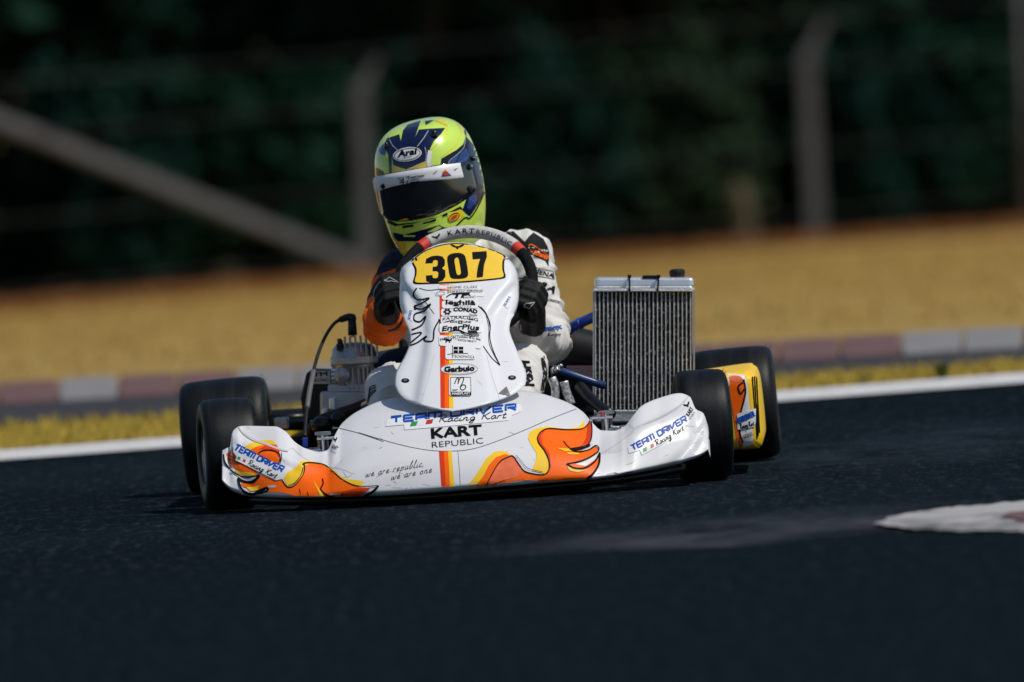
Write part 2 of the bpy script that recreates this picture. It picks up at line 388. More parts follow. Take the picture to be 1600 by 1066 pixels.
SCR = {'R': (.8, [[(.15, 0), (.3, .95)], [(0, .75), (.2, .98), (.6, 1), (.72, .8), (.55, .55), (.25, .5)], [(.35, .5), (.6, .05), (.85, .08)]]),
       'K': (.85, [[(.12, 0), (.32, 1)], [(.85, 1), (.25, .45)], [(.35, .52), (.62, .02), (.85, .1)]]),
       'a': (.5, [[(.44, .4), (.28, .46), (.08, .28), (.06, .06), (.2, .0), (.38, .2), (.46, .44), (.38, .08), (.55, .08)]]),
       'c': (.42, [[(.4, .38), (.26, .46), (.08, .28), (.08, .06), (.22, 0), (.45, .12)]]), 'i': (.26, [[(.1, .42), (.04, .06), (.14, 0), (.28, .12)], [(.17, .62), (.19, .68)]]),
       'n': (.55, [[(.12, .44), (.02, 0)], [(.06, .2), (.28, .45), (.4, .38), (.32, .06), (.42, 0), (.55, .1)]]), 'g': (.5, [[(.44, .4), (.28, .46), (.08, .28), (.08, .08), (.2, .02), (.38, .2), (.46, .44), (.3, -.3), (.12, -.4), (0, -.25), (.5, .06)]]),
       'r': (.42, [[(.12, .42), (.02, 0)], [(.06, .22), (.22, .44), (.4, .4)]]), 't': (.36, [[(.26, .8), (.06, .08), (.16, 0), (.34, .1)], [(0, .48), (.36, .52)]]),
       'w': (.7, [[(.08, .42), (.04, .05), (.16, 0), (.32, .36), (.34, .04), (.48, 0), (.62, .4), (.72, .36)]]), 'e': (.45, [[(.06, .2), (.3, .26), (.36, .4), (.22, .45), (.06, .22), (.12, 0), (.45, .1)]]),
       'p': (.5, [[(.14, .46), (-.08, -.45)], [(.08, .22), (.3, .46), (.42, .34), (.32, .06), (.1, .04)]]), 'u': (.55, [[(.1, .44), (.04, .08), (.16, 0), (.36, .25), (.42, .44), (.38, .08), (.55, .08)]]),
       'b': (.5, [[(.06, .2), (.38, .95), (.3, 1), (.06, .1), (.2, 0), (.4, .2), (.36, .4), (.5, .36)]]), 'l': (.34, [[(.02, .12), (.32, .92), (.25, 1), (.08, .2), (.14, 0), (.34, .1)]]),
       'o': (.48, [[(.24, .44), (.06, .26), (.12, 0), (.34, .08), (.38, .36), (.24, .44), (.48, .36)]]), ' ': (.36, []), ',': (.2, [[(.1, .06), (.02, -.14)]])}
def sfont(s, font, p0, p1, h, gap=.3, shear=0., curve=0):
    x = 0; L = []
    for ch in s:
        wd, ls = font[ch]
        for l in ls:
            l = [(x + a, b_) for a, b_ in l]
            if curve: l = [(p.x, p.y) for p in catmull([(a, b_, 0) for a, b_ in l], curve)]
            L.append(l)
        x += wd + gap
    wd = x - gap; a = Vector(p0); u = Vector(p1) - a; n = Vector((u.y, -u.x)).normalized(); un = u.normalized()
    return [[tuple(a + u * (px / wd) + n * py * h + un * py * h * shear) for px, py in l] for l in L]
def CR(ox, oy, s):
    return lambda pts: [(ox + x * s, oy + y * s) for x, y in pts]
C1 = CR(540, 170, .21577); C2 = CR(600, 360, .26258); C3 = CR(440, 470, .23454); C4 = CR(270, 570, .22508)
C5 = CR(560, 600, .25); C6 = CR(880, 560, .22514); C7 = CR(780, 330, .30948); CE = CR(780, 420, .20642); C8 = CR(540, 350, .25316); CT = CR(1040, 520, .2439)
def chars_arc(s, pts, h, bold=0., lead=.18):
    """letters set one by one along a curve; returns shapes"""
    P = catmull([(x, y, 0) for x, y in pts], 12); D = [0]
    for a, b_ in zip(P, P[1:]): D.append(D[-1] + (b_ - a).length)
    ws = [text_shape(c, bold)[2] if c != ' ' else .3 for c in s]; tot = sum(ws) + lead * (len(s) - 1); k = D[-1] / tot; x = 0; out = []
    def pos(d):
        i = int(np.searchsorted(D, d)); i = min(max(i, 1), len(P) - 1); f = (d - D[i - 1]) / max(1e-6, D[i] - D[i - 1]); return P[i - 1].lerp(P[i], f)
    for c, wd in zip(s, ws):
        if c != ' ':
            a = pos(x * k); b_ = pos((x + wd) * k); out.append(text_px(c, (a.x, a.y), (b_.x, b_.y), h, bold))
        x += wd + lead
    return out
# ================================================================== SETTING
def edge(pts, X=60):                # pixel points on the flat ground -> world polyline, run on level to both sides
    P = [ground(*p) for p in pts]; P = [(p.x, p.y) for p in P]
    dl = (P[0][0] - 1.2, P[0][1] - .15); dr = (P[-1][0] + 1.2, P[-1][1] + .15)
    return [(-X, dl[1]), dl] + P + [dr, (X, dr[1])]
def strip(name, near, far, z, mat, parent=None):
    n = len(near); v = [(x, y, z + slope_z(y)) for x, y in near] + [(x, y, z + slope_z(y)) for x, y in far]
    return fp(name, v, [(i, i + 1, n + i + 1, n + i) for i in range(n - 1)], mat, parent)
def samp(a, b, n=5): return [(a[0] + (b[0] - a[0]) * i / (n - 1), a[1] + (b[1] - a[1]) * i / (n - 1)) for i in range(n)]

# ground sheet out to the horizon
ys = [-60, 0, 8, 13, 20, 30, 40, 50, 60, 80, 120, 300, 900]; xs = [-900, -200, -60, -20, 0, 20, 60, 200, 900]
v = [(x, y, -.03 + (slope_z(y) if y < 121 else slope_z(120))) for y in ys for x in xs]; nx = len(xs)
g = fp('ground', v, [(j * nx + i, j * nx + i + 1, (j + 1) * nx + i + 1, (j + 1) * nx + i) for j in range(len(ys) - 1) for i in range(nx - 1)], 'dry_grass')
tag(g, kind='structure')
e_in = edge(samp((0, 721), (1600, 600))); e_out = edge(samp((0, 706), (1600, 584)))
near = [(x, -45) for x, y in e_out]
tag(strip('track', near, e_out, 0, 'asphalt'), kind='structure')
ln_ = tag(strip('track_edge_line', e_in, e_out, .004, 'paint_white'), kind='structure')
r0 = edge(samp((0, 664), (1600, 566))); r1 = edge(samp((0, 630), (1600, 542))); k1 = edge(samp((0, 606), (1600, 518)))
tag(strip('grass_verge', e_out, r0, -.012, 'verge'), kind='structure')
tag(strip('far_track', r0, r1, -.004, 'asphalt_far'), kind='structure')
# darker new asphalt in the foreground
fe = edge([(0, 905), (400, 893), (820, 870), (1150, 857), (1400, 834), (1600, 829)])
tag(strip('near_asphalt', [(x, -44) for x, y in fe], fe, .004, 'asphalt_near'), kind='structure')
# worn grey paint and white painted kerb tip at the right
def flat(name, px, z, mat, sm=6):
    P = [(p.x, p.y) for p in catmull([(x, y, 0) for x, y in px], sm, True)]
    vv = [ground(x, y, z) for x, y in P]
    bm = B(); f = bm.faces.new([bm.verts.new(q) for q in vv]); bmesh.ops.triangulate(bm, faces=[f])
    return build(name, bm, mat)
def ragged(pts, amp, seed):
    rnd = random.Random(seed); out = []
    for a, c in zip(pts, pts[1:] + pts[:1]):
        n = max(1, int(math.hypot(c[0] - a[0], c[1] - a[1]) / 9))
        for k in range(n): out.append((a[0] + (c[0] - a[0]) * k / n + rnd.uniform(-1, 1) * amp * 3, a[1] + (c[1] - a[1]) * k / n + rnd.uniform(-1, 1) * amp))
    return out
tag(flat('painted_kerb_tip', ragged([(1362, 817), (1400, 805), (1450, 797), (1510, 790), (1600, 783), (1720, 772), (1900, 765), (1900, 822), (1720, 828), (1600, 830), (1500, 829), (1420, 826)], 1.3, 5), .008, 'paint_old', 1), kind='structure')
tag(flat('painted_kerb_red', ragged([(1560, 807), (1585, 799), (1640, 794), (1740, 788), (1740, 806), (1660, 809), (1600, 811)], 1.5, 6), .012, 'kerb_red', 1), kind='structure')
# far kerb: separate painted blocks
kb = empty('far_kerb', (0, 10.5, 0)); tag(kb, kind='structure')
A0, A1 = Vector(r1[2]), Vector(r1[-3]); B0, B1 = Vector(k1[2]), Vector(k1[-3])
nb = 17; i = 0
for i in range(-18, nb + 18):
    t0, t1 = i / nb, (i + .97) / nb
    q = [A0.lerp(A1, t0), A0.lerp(A1, t1), B0.lerp(B1, t1), B0.lerp(B1, t0)]
    bm = B(); hexa(bm, [(p.x, p.y - 10.5, -.03) for p in q] + [(q[0].x, q[0].y - 10.5, .004), (q[1].x, q[1].y - 10.5, .004), (q[2].x, q[2].y - 10.5, .018), (q[3].x, q[3].y - 10.5, .018)])
    pat = i not in (-16, -15, -10, -9, -4, -3, 1, 4, 5, 9, 10, 15, 16, 20, 21, 26, 27, 32)
    build('kerb_block', bm, 'kerb_red' if pat else 'kerb_white', kb, bevel=.008)

# grass blades
def blades(name, n, region, h, wd, mat, kind='stuff'):
    v = []; f = []
    for _ in range(n):
        x, y = region(); z = slope_z(y) - .03; a = random.uniform(0, math.pi); hh = h * random.uniform(.5, 1.3)
        dx, dy = math.cos(a) * wd, math.sin(a) * wd; lx, ly = random.gauss(0, .35) * hh, random.gauss(0, .35) * hh; b0 = len(v)
        v += [(x - dx, y - dy, z), (x + dx, y + dy, z), (x + lx * .4 + dx * .6, y + ly * .4, z + hh * .6), (x + lx, y + ly, z + hh)]
        f += [(b0, b0 + 1, b0 + 2), (b0, b0 + 2, b0 + 3)]
    return tag(fp(name, v, f, mat), kind=kind)
def yline(L, x):
    for a, b_ in zip(L, L[1:]):
        if a[0] <= x <= b_[0]: return a[1] + (b_[1] - a[1]) * (x - a[0]) / (b_[0] - a[0])
def reg_verge():
    x = random.uniform(-5, 5); a = yline(e_out, x); b_ = yline(r0, x); return x, a + .03 + (b_ - a - .1) * random.random()
blades('verge_grass', 34000, reg_verge, .05, .004, 'verge')
blades('field_grass', 16000, lambda: (random.uniform(-4.5, 4.5), 13 + 30 * random.random() ** .8), .03, .006, 'straw')
def tree_line(x): return float(np.interp(x, [-9, -2.7, 0, 3.3, 9], [24, 37.6, 46.7, 51.4, 60]))
def reg_tall():
    x = random.uniform(-4.5, 5); return x, tree_line(x) + random.gauss(-.4, .8)
blades('tall_dry_grass', 9000, reg_tall, .065, .010, 'straw_red')
# weeds on the verge
def weed(px, py, h, n, label):
    p = ground(px, py); bm = B()
    for _ in range(n):
        a = random.uniform(0, 6.28); l = h * random.uniform(.6, 1.1); s = random.uniform(.1, .6)
        q = Vector((math.cos(a) * s * l, math.sin(a) * s * l, l)); t = Vector((-math.sin(a), math.cos(a), 0)) * .010
        mid = q * .55 + Vector((0, 0, .01)); vv = [bm.verts.new(c) for c in (Vector((0, 0, -.02)), mid - t, q, mid + t)]; bm.faces.new(vv)
    o = build('weed', bm, 'weed'); o.location = (p.x, p.y, -.012); tag(o, label, 'weed', 'weeds on the verge')
weed(1472, 592, .055, 60, 'larger dark green weed tuft on the verge beside the white line, far right')
weed(1352, 600, .035, 34, 'smaller green weed tuft on the verge, nearer to the kart')

# fence of concrete posts at the foot of the wood, running away to the right
def FD(px): return float(np.interp(px, [-800, -150, 0, 575, 800, 1276, 1600, 2000, 2600], [31, 37.0, 38.2, 44.6, 47.0, 50.2, 52.0, 54, 58]))
f0 = FD(575); fo = Vector((0, f0, slope_z(f0)))
fence = empty('wire_fence', fo); tag(fence, 'wire fence of pale concrete posts with bent tops in front of dark trees', 'fence')
def fpx(px, py, dy=0): return atw(px, py, FD(px) + dy) - fo
def post(base, bend, top, w0):
    bm = B(); D = FD(base[0]); b0, b1, b2 = (atw(*q, D) - fo for q in (base, bend, top)); b0.z -= .25
    ring = []
    for p, s in ((b0, w0), (b1, w0 * .85), (b2, w0 * .35)):
        ring.append([bm.verts.new(p + Vector((x * s / 2, y * s / 2, 0))) for x, y in ((-1, -1), (1, -1), (1, 1), (-1, 1))])
    for a, b_ in zip(ring, ring[1:]):
        for k in range(4): bm.faces.new((a[k], a[(k + 1) % 4], b_[(k + 1) % 4], b_[k]))
    bm.faces.new(ring[0][::-1]); bm.faces.new(ring[-1])
    return build('post', bm, 'concrete', fence, bevel=.008)
post((576, 432), (562, 140), (590, 92), .105)
post((1276, 385), (1260, 90), (1290, 30), .11)
post((-124, 500), (-140, 190), (-100, 110), .10)
post((1976, 330), (1960, 40), (2000, -40), .11)
bm = B(); a, b_ = fpx(-150, 130, -.15), fpx(556, 412, -.15); d = (b_ - a).normalized(); n_ = d.cross(Vector((0, 0, 1))).normalized(); m_ = n_.cross(d)
hexa(bm, [p + n_ * .035 * i1 + m_ * .038 * i2 for i2 in (-1, 1) for p, i1 in ((a, -1), (b_, -1), (b_, 1), (a, 1))])
build('brace', bm, 'concrete', fence, bevel=.008)
for (ya, yb) in ((215, 78), (345, 205), (455, 305), (130, -4)):
    bm = B(); xs_ = [-700, -150, 0, 575, 800, 1276, 1600, 2000, 2500]; tube(bm, [fpx(x, ya + (yb - ya) * x / 1600, -.07) for x in xs_], .0035, 6); build('wire', bm, 'wire_metal', fence)
# light pole behind the fence at the right border
bm = B(); p0 = atw(1608, 420, 54.0); p1 = atw(1592, -160, 54.0); tube(bm, [Vector((0, 0, 0)), p1 - p0], [.035, .03], 14)
pl = build('pole', bm, 'concrete', None, True); pl.location = p0; tag(pl, 'slim pale pole rising at the right border of the picture', 'pole')
# old stump
bm = B(); tube(bm, [(0, 0, -.1), (.01, 0, .12), (0, 0, .3), (-.02, 0, .42)], [.085, .065, .06, .04], 12, sm=4)
for vv in bm.verts: vv.co += Vector(noise.noise_vector(vv.co * 14)) * .02
tube(bm, [(0, 0, .25), (.06, -.02, .36)], [.03, .02], 8)
st = build('tree_stump', bm, 'old_wood', None, True); q = atw(1160, 362, 50.2); st.location = (q.x, q.y, slope_z(50.2) - .03)
tag(st, 'short weathered tan stump beside the right-hand fence post', 'stump')

# trees: trunk, limbs and leaf crowns
def leaf_mesh(name, n, rx, rz, z0, seed, size=.16):
    rnd = random.Random(seed); cl = []
    for _ in range(70):
        while 1:
            p = Vector((rnd.uniform(-1, 1), rnd.uniform(-1, 1), rnd.uniform(-1, 1)))
            if .35 < p.length < 1: break
        cl.append((Vector((p.x * rx, p.y * rx, z0 + rz + p.z * rz)), rnd.uniform(.25, .6)))
    v = []; f = []
    for _ in range(n):
        c, s = rnd.choice(cl); d = Vector((rnd.gauss(0, 1), rnd.gauss(0, 1), rnd.gauss(0, .8))); d = d.normalized() * s * rnd.random() ** .5 * (rx / 1.7)
        p = c + d; nrm = (d.normalized() * .6 + Vector((rnd.gauss(0, 1), rnd.gauss(0, 1), rnd.gauss(.4, 1)))).normalized()
        a = nrm.orthogonal().normalized(); a.rotate(Matrix.Rotation(rnd.uniform(0, 6.28), 3, nrm)); b_ = nrm.cross(a); l = size * rnd.uniform(.6, 1.3); b0 = len(v)
        v += [p - a * l, p + b_ * l * .45, p + a * l, p - b_ * l * .45]; f.append((b0, b0 + 1, b0 + 2, b0 + 3))
    me = bpy.data.meshes.new(name); me.from_pydata([tuple(x) for x in v], [], f); me.update(); return me
crowns = {}
for k, (rx, rz, z0, sd) in enumerate(((1.9, 2.6, .9, 1), (1.7, 2.3, .55, 2), (2.1, 2.8, 1.2, 3))):
    for lm in ('leaf', 'leaf_olive', 'leaf_dark'):
        if (k, lm) not in crowns:
            me = leaf_mesh('crown', 11000, rx, rz, z0, sd); me.materials.append(MATS[lm]); crowns[(k, lm)] = me
def trunk_mesh(seed, H):
    rnd = random.Random(seed); bm = B(); P = [Vector((0, 0, -.3))]
    for i in range(1, 7): P.append(Vector((rnd.gauss(0, .06) * i / 2, rnd.gauss(0, .06) * i / 2, H * i / 6)))
    tube(bm, P, [.17, .13, .11, .09, .07, .05, .02], 10, sm=3)
    for i in range(7):
        b0 = P[rnd.randint(1, 4)]; a = rnd.uniform(0, 6.28); L = rnd.uniform(.7, 1.4)
        tube(bm, [b0, b0 + Vector((math.cos(a) * L * .5, math.sin(a) * L * .5, L * .35)), b0 + Vector((math.cos(a) * L, math.sin(a) * L, L * .8))], [.05, .035, .01], 7, sm=3)
    me = bpy.data.meshes.new('trunk'); bm.to_mesh(me); bm.free(); me.materials.append(MATS['bark']); me.polygons.foreach_set('use_smooth', [True] * len(me.polygons)); return me
trunks = [trunk_mesh(s, 5) for s in (11, 12, 13)]
def tree(x, y, k, lm, sc, label, name='tree', grp='trees behind the fence'):
    y += max(-24., min(14., tree_line(x) - 53.2)); e = empty(name, (x, y, slope_z(y) - .03)); e.rotation_euler.z = random.uniform(0, 6.28); e.scale = (sc, sc, sc)
    for nm, me in (('trunk', trunks[k]), ('crown', crowns[(k, lm)])):
        o = bpy.data.objects.new(nm, me); col.objects.link(o); o.parent = e
    tag(e, label, 'tree', grp)
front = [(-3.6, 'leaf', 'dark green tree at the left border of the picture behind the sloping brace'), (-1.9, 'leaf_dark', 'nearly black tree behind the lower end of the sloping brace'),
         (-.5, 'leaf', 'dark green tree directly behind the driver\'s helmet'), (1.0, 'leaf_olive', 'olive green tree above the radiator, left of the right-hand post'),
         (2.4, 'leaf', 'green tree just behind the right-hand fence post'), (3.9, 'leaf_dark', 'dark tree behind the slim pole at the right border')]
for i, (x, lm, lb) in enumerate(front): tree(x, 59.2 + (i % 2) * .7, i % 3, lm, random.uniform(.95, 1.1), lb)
for j in range(3):
    for i in range(7):
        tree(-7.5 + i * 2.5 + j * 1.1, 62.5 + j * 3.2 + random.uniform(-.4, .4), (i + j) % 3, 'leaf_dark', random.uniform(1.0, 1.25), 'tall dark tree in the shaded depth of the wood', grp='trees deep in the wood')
shm = {}
for k, lm in enumerate(('leaf', 'leaf_dark', 'leaf_olive')):
    me = leaf_mesh('foliage', 5200, .75, .55, .02, 30 + k, .09); me.materials.append(MATS[lm]); shm[k] = me
bm = B()
for i in range(5):
    a = i * 1.26; tube(bm, [(0, 0, -.1), (math.cos(a) * .15, math.sin(a) * .15, .35), (math.cos(a) * .4, math.sin(a) * .4, .8)], [.025, .018, .006], 6, sm=2)
stem = bpy.data.meshes.new('stem'); bm.to_mesh(stem); bm.free(); stem.materials.append(MATS['bark'])
shr = [(-3.7, 57.6, 0, 1.15, 'dark shrub at the left border under the brace'), (-2.5, 58.0, 1, 1.0, 'dark shrub below the middle of the brace'), (-1.3, 57.9, 0, 1.1, 'green shrub left of the helmet, beside the left-hand post'),
       (-.1, 58.2, 1, 1.1, 'dark shrub behind the driver\'s right shoulder side'), (.9, 57.8, 2, 1.0, 'olive shrub above the radiator'), (2.1, 58.2, 1, 1.05, 'dark shrub beside the right-hand post'),
       (3.2, 57.8, 0, 1.1, 'green shrub between the right-hand post and the slim pole'), (4.2, 58.1, 2, 1.0, 'olive shrub at the right border')]
for (x, y, k, sc, lb) in shr:
    y += tree_line(x) - 53.6; e = empty('shrub', (x, y, slope_z(y) - .03)); e.scale = (sc, sc, sc * 1.1); e.rotation_euler.z = random.uniform(0, 6)
    for nm, me in (('stem', stem), ('foliage', shm[k])):
        o = bpy.data.objects.new(nm, me); col.objects.link(o); o.parent = e
    tag(e, lb, 'shrub', 'shrubs along the fence')
# ================================================================== KART
kart = empty('racing_kart', mat=K)
tag(kart, 'white, orange and yellow racing kart number 307 cornering on the dark track', 'kart')
def tot(*a): return build(*a)
# ---- front fairing -------------------------------------------------
ST = [  # px, crest y, bottom y, hood depth (m)
 (347, 704, 752, 0.031), (354, 700.5, 760, 0.037), (360, 696.5, 765, 0.056), (362.5, 677, 767, .06), (366, 671, 769, .07), (372, 667, 771, 0.074), (380, 665.5, 774, 0.087), (410, 666, 777, 0.093), (430, 666.5, 778, 0.093), (447, 675, 778.5, 0.087),
 (460, 690, 778.5, 0.074), (478, 701, 778.5, 0.062), (500, 706, 778, 0.062), (512, 703, 777.5, 0.068), (521, 684, 777, 0.093), (535, 661, 777, 0.160), (560, 642, 776, 0.208), (600, 625, 775, 0.248),
 (650, 615, 772, 0.264), (715, 608, 767, 0.272), (780, 607, 761, 0.272), (830, 612, 757, 0.256), (880, 626, 753, 0.224), (910, 643, 751, 0.184), (925, 660, 750, 0.112), (940, 672.5, 748, 0.081),
 (960, 673, 745, 0.068), (975, 667, 742, 0.068), (988, 651, 740, 0.074), (1003, 634, 737, 0.087), (1030, 622, 732, 0.093), (1062, 614.5, 724, 0.093), (1078, 620, 719, 0.081), (1087, 639, 716, 0.056), (1099, 646, 710, 0.037), (1107, 668, 703, 0.031)]
SX = np.array([s[0] for s in ST]); NCOL = 300
cols_px = np.linspace(347, 1107, NCOL)
def pch(xs, ys, x):                 # monotone cubic
    xs = np.asarray(xs, float); ys = np.asarray(ys, float); h = np.diff(xs); d = np.diff(ys) / h; m = np.zeros_like(ys)
    m[0], m[-1] = d[0], d[-1]
    for i in range(1, len(ys) - 1): m[i] = 0 if d[i - 1] * d[i] <= 0 else 2 * d[i - 1] * d[i] / (d[i - 1] + d[i])
    i = np.clip(np.searchsorted(xs, x) - 1, 0, len(h) - 1); t = (x - xs[i]) / h[i]
    return (2 * t ** 3 - 3 * t ** 2 + 1) * ys[i] + (t ** 3 - 2 * t ** 2 + t) * h[i] * m[i] + (-2 * t ** 3 + 3 * t ** 2) * ys[i + 1] + (t ** 3 - t ** 2) * h[i] * m[i + 1]
TT = pch(SX, [s[1] for s in ST], cols_px); BB = pch(SX, [s[2] for s in ST], cols_px); HH = pch(SX, [s[3] for s in ST], cols_px)
NR = 56
def yfront(px):
    X = (px - 722) / 673.; return -.43 + .15 * abs(X / .57) ** 2.2
def seg_d(px, py, line):            # signed vertical distance to a polyline y(x)
    xs_, ys_ = zip(*line); return py - np.interp(px, xs_, ys_)
verts = []; faces = []
GR = [(1000, 745), (1040, 735), (1066, 716), (1085, 693), (1100, 668)]
GL = [(346, 700), (362, 726), (378, 748), (400, 764), (440, 782)]
for ci, px in enumerate(cols_px):
    T, Bt, hd = float(TT[ci]), float(BB[ci]), float(HH[ci]); yf = yfront(px); side = min(1, max(0, (abs(px - 722) - 190) / 60.))
    for r in range(NR):
        t = r / (NR - 1); py = Bt + (T - Bt) * t
        lip = .018 * max(0, 1 - t / .06) ** 2
        k0 = .42 if side < .5 else .40
        back = hd * max(0, (t - .3) / .7) ** 2.0
        Y = yf + lip + back + .075 * min(1, t / .5) * (1 - .5 * side) - .012 * math.sin(math.pi * min(1, t / .5)) * (1 - side)
        if px > 990:
            dd = seg_d(px, py, GR); Y += .016 * math.exp(-(dd / 9) ** 2) * min(1, (px - 990) / 40)
            Y += .012 * (1 / (1 + math.exp((dd + 6) / 3))) * min(1, (px - 990) / 40)
        if px < 440:
            dd = seg_d(px, py, GL); Y += .006 * math.exp(-(dd / 12) ** 2) * min(1, (440 - px) / 50)
        # shoulder step on the end pods
        if px > 935: Y += .02 / (1 + math.exp((py - np.interp(px, [935, 985, 1010, 1040, 1085, 1107], [690, 675, 662, 648, 634, 632])) / 2.5)) * min(1, (px - 935) / 40)
        if px < 505: Y += .02 / (1 + math.exp((py - np.interp(px, [347, 370, 400, 440, 505], [672, 678, 693, 708, 730])) / 2.5)) * min(1, (505 - px) / 40)
        verts.append(at(px, py, Y))
    last = verts[-1]; s = 1 if side < .5 else .7
    verts.append(last + Vector((0, .02 * s, -.006))); verts.append(last + Vector((0, .035 * s, -.03))); verts.append(last + Vector((0, .035 * s, -.07)))
    b0 = verts[ci * (NR + 3)]; 
NT = NR + 3
# wrap the outer ends back
def ring(ci): return verts[ci * NT:(ci + 1) * NT]
L0 = [p + Vector((.004, .03, 0)) for p in ring(0)]; L1 = [p + Vector((.006, .12, 0)) for p in ring(0)]
Rr0 = [p + Vector((-.003, .03, 0)) for p in ring(NCOL - 1)]; Rr1 = [p + Vector((-.005, .12, 0)) for p in ring(NCOL - 1)]
verts = L1 + L0 + verts + Rr0 + Rr1; NC = NCOL + 4
# underside lip row
for ci in range(NC):
    p = verts[ci * NT]
faces = [(c * NT + r, (c + 1) * NT + r, (c + 1) * NT + r + 1, c * NT + r + 1) for c in range(NC - 1) for r in range(NT - 1)]
nb0 = len(verts)
for c in range(NC): verts.append(verts[c * NT] + Vector((0, .06, .004)))
faces += [(nb0 + c, nb0 + c + 1, (c + 1) * NT, c * NT) for c in range(NC - 1)]
fairing = fp('front_fairing', verts, faces, 'body_white', kart, True)
FB = bvh_of(fairing)

# black skirt, bumper bars and floor tray under it
bm = B(); tube(bm, [at(392, 781, -.12), at(470, 783, -.25), at(600, 780, -.345), at(715, 773, -.37), at(850, 761, -.345), at(980, 747, -.25), at(1068, 731, -.12)], .011, 10, sm=6)
build('lower_bumper_bar', bm, 'black_metal', kart, True)
bm = B(); tube(bm, [at(520, 760, .05), at(520, 745, -.20), at(600, 700, -.25), at(715, 690, -.27), at(840, 690, -.25), at(925, 730, -.2), at(925, 742, .05)], .010, 10, sm=6)
build('upper_bumper_bar', bm, 'black_metal', kart, True)
bm = B(); pts = [(-.30, -.22), (.30, -.22), (.30, .35), (.2, .62), (-.2, .62), (-.30, .35)]
vb = [bm.verts.new((x, y, .034)) for x, y in pts]; vt = [bm.verts.new((x, y, .040)) for x, y in pts]
bm.faces.new(vb[::-1]); bm.faces.new(vt)
for i in range(6): bm.faces.new((vb[i], vb[(i + 1) % 6], vt[(i + 1) % 6], vt[i]))
build('floor_tray', bm, 'black_metal', kart)
for sx in (-1, 1):
    bm = B(); tube(bm, [(sx * .20, -.28, .055), (sx * .27, 0, .055), (sx * .24, .4, .055), (sx * .32, .8, .055), (sx * .33, 1.15, .06)], .015, 10, sm=6); build('chassis_rail', bm, 'black_metal', kart, True)
bm = B(); tube(bm, [(-.36, 0, .06), (.36, 0, .06)], .015, 10); build('front_cross_member', bm, 'black_metal', kart, True)
bm = B(); tube(bm, [(-.68, 1.05, .14), (.68, 1.05, .14)], .025, 16); build('rear_axle', bm, 'chrome', kart, True)
bm = B(); tube(bm, [(-.62, 1.30, .13), (.62, 1.30, .13)], .055, 14, sm=0); build('rear_bumper', bm, 'black_plastic', kart, True)

# ---- wheels ---------------------------------------------------------
def wheel(cx, Y, rad, half, steer, rim_mat, inward, camber=0.):
    mt = Matrix.Translation((cx, Y, rad)) @ Matrix.Rotation(R(steer), 4, 'Z') @ Matrix.Rotation(R(camber), 4, 'Y')
    bm = B(); lathe(bm, [(-half * .85, .028), (-half * .85, .045), (half * .6, .045), (half * .6, .028)], mt, 24)
    hub = build('wheel', bm, 'alloy', kart, False, sharp=40)
    r0 = .066; w_ = half
    pr = [(-w_ * .80, r0), (-w_ * .93, r0 + .006), (-w_ * .99, r0 + .022), (-w_ * 1.0, rad * .80), (-w_ * .985, rad * .85), (-w_ * .945, rad * .915), (-w_ * .865, rad * .962), (-w_ * .74, rad * .987), (-w_ * .45, rad * .998), (0, rad)]
    pr = pr + [(-a, r) for a, r in pr[::-1][1:]]
    bm = B(); lathe(bm, pr, mt, 96); ty = build('tyre', bm, 'tyre', hub, True)
    bm = B(); lathe(bm, [(-w_ * .82, r0 + .002), (-w_ * .88, r0 - .002), (-w_ * .80, r0 - .006), (-w_ * .4, r0 - .012), (-w_ * .35, .03), (w_ * .35, .03), (w_ * .4, r0 - .012), (w_ * .80, r0 - .006), (w_ * .88, r0 - .002), (w_ * .82, r0 + .002)], mt, 40)
    build('rim', bm, rim_mat, hub, False, sharp=35)
    # parting line round the tread and small vent stubs
    bm = B(); rnd = random.Random(int(cx * 100) + 500)
    for k in range(60):
        a = rnd.uniform(0, 6.28); s = rnd.choice((-1, 1)); q = Vector((s * w_ * rnd.uniform(.86, .97), 0, 0)); rr = rad * (.975 if abs(q.x) < w_ * .9 else .945)
        dr = Vector((0, math.cos(a), math.sin(a))); p = mt @ (q + dr * rr); p2 = mt @ (q + dr * (rr + rnd.uniform(.003, .010)) + Vector((s * .003, 0, 0))); tube(bm, [p, p2], [.0007, .0004], 4)
    tag(build('rubber_stubs', bm, 'tyre', hub), kind='stuff')
    return hub, mt, ty
pl_ = at(362, 793, 0); pr_ = at(1103, 750, 0)
FLx, FRx = pl_.x, pr_.x
hl, ml, tl = wheel(FLx, 0, .130, .064, 9, 'rim', 1)
hr, mr, tr_ = wheel(FRx, 0, .130, .062, 6, 'rim', -1)
RLx, RRx = at(361, 770, 1.05).x, at(1152, 715, 1.05).x
wheel(RLx, 1.05, .138, .107, 0, 'rim_yellow', 1, -2.2)
hrr, mrr, trr = wheel(RRx, 1.05, .138, .104, 0, 'rim', -1, -2.2)
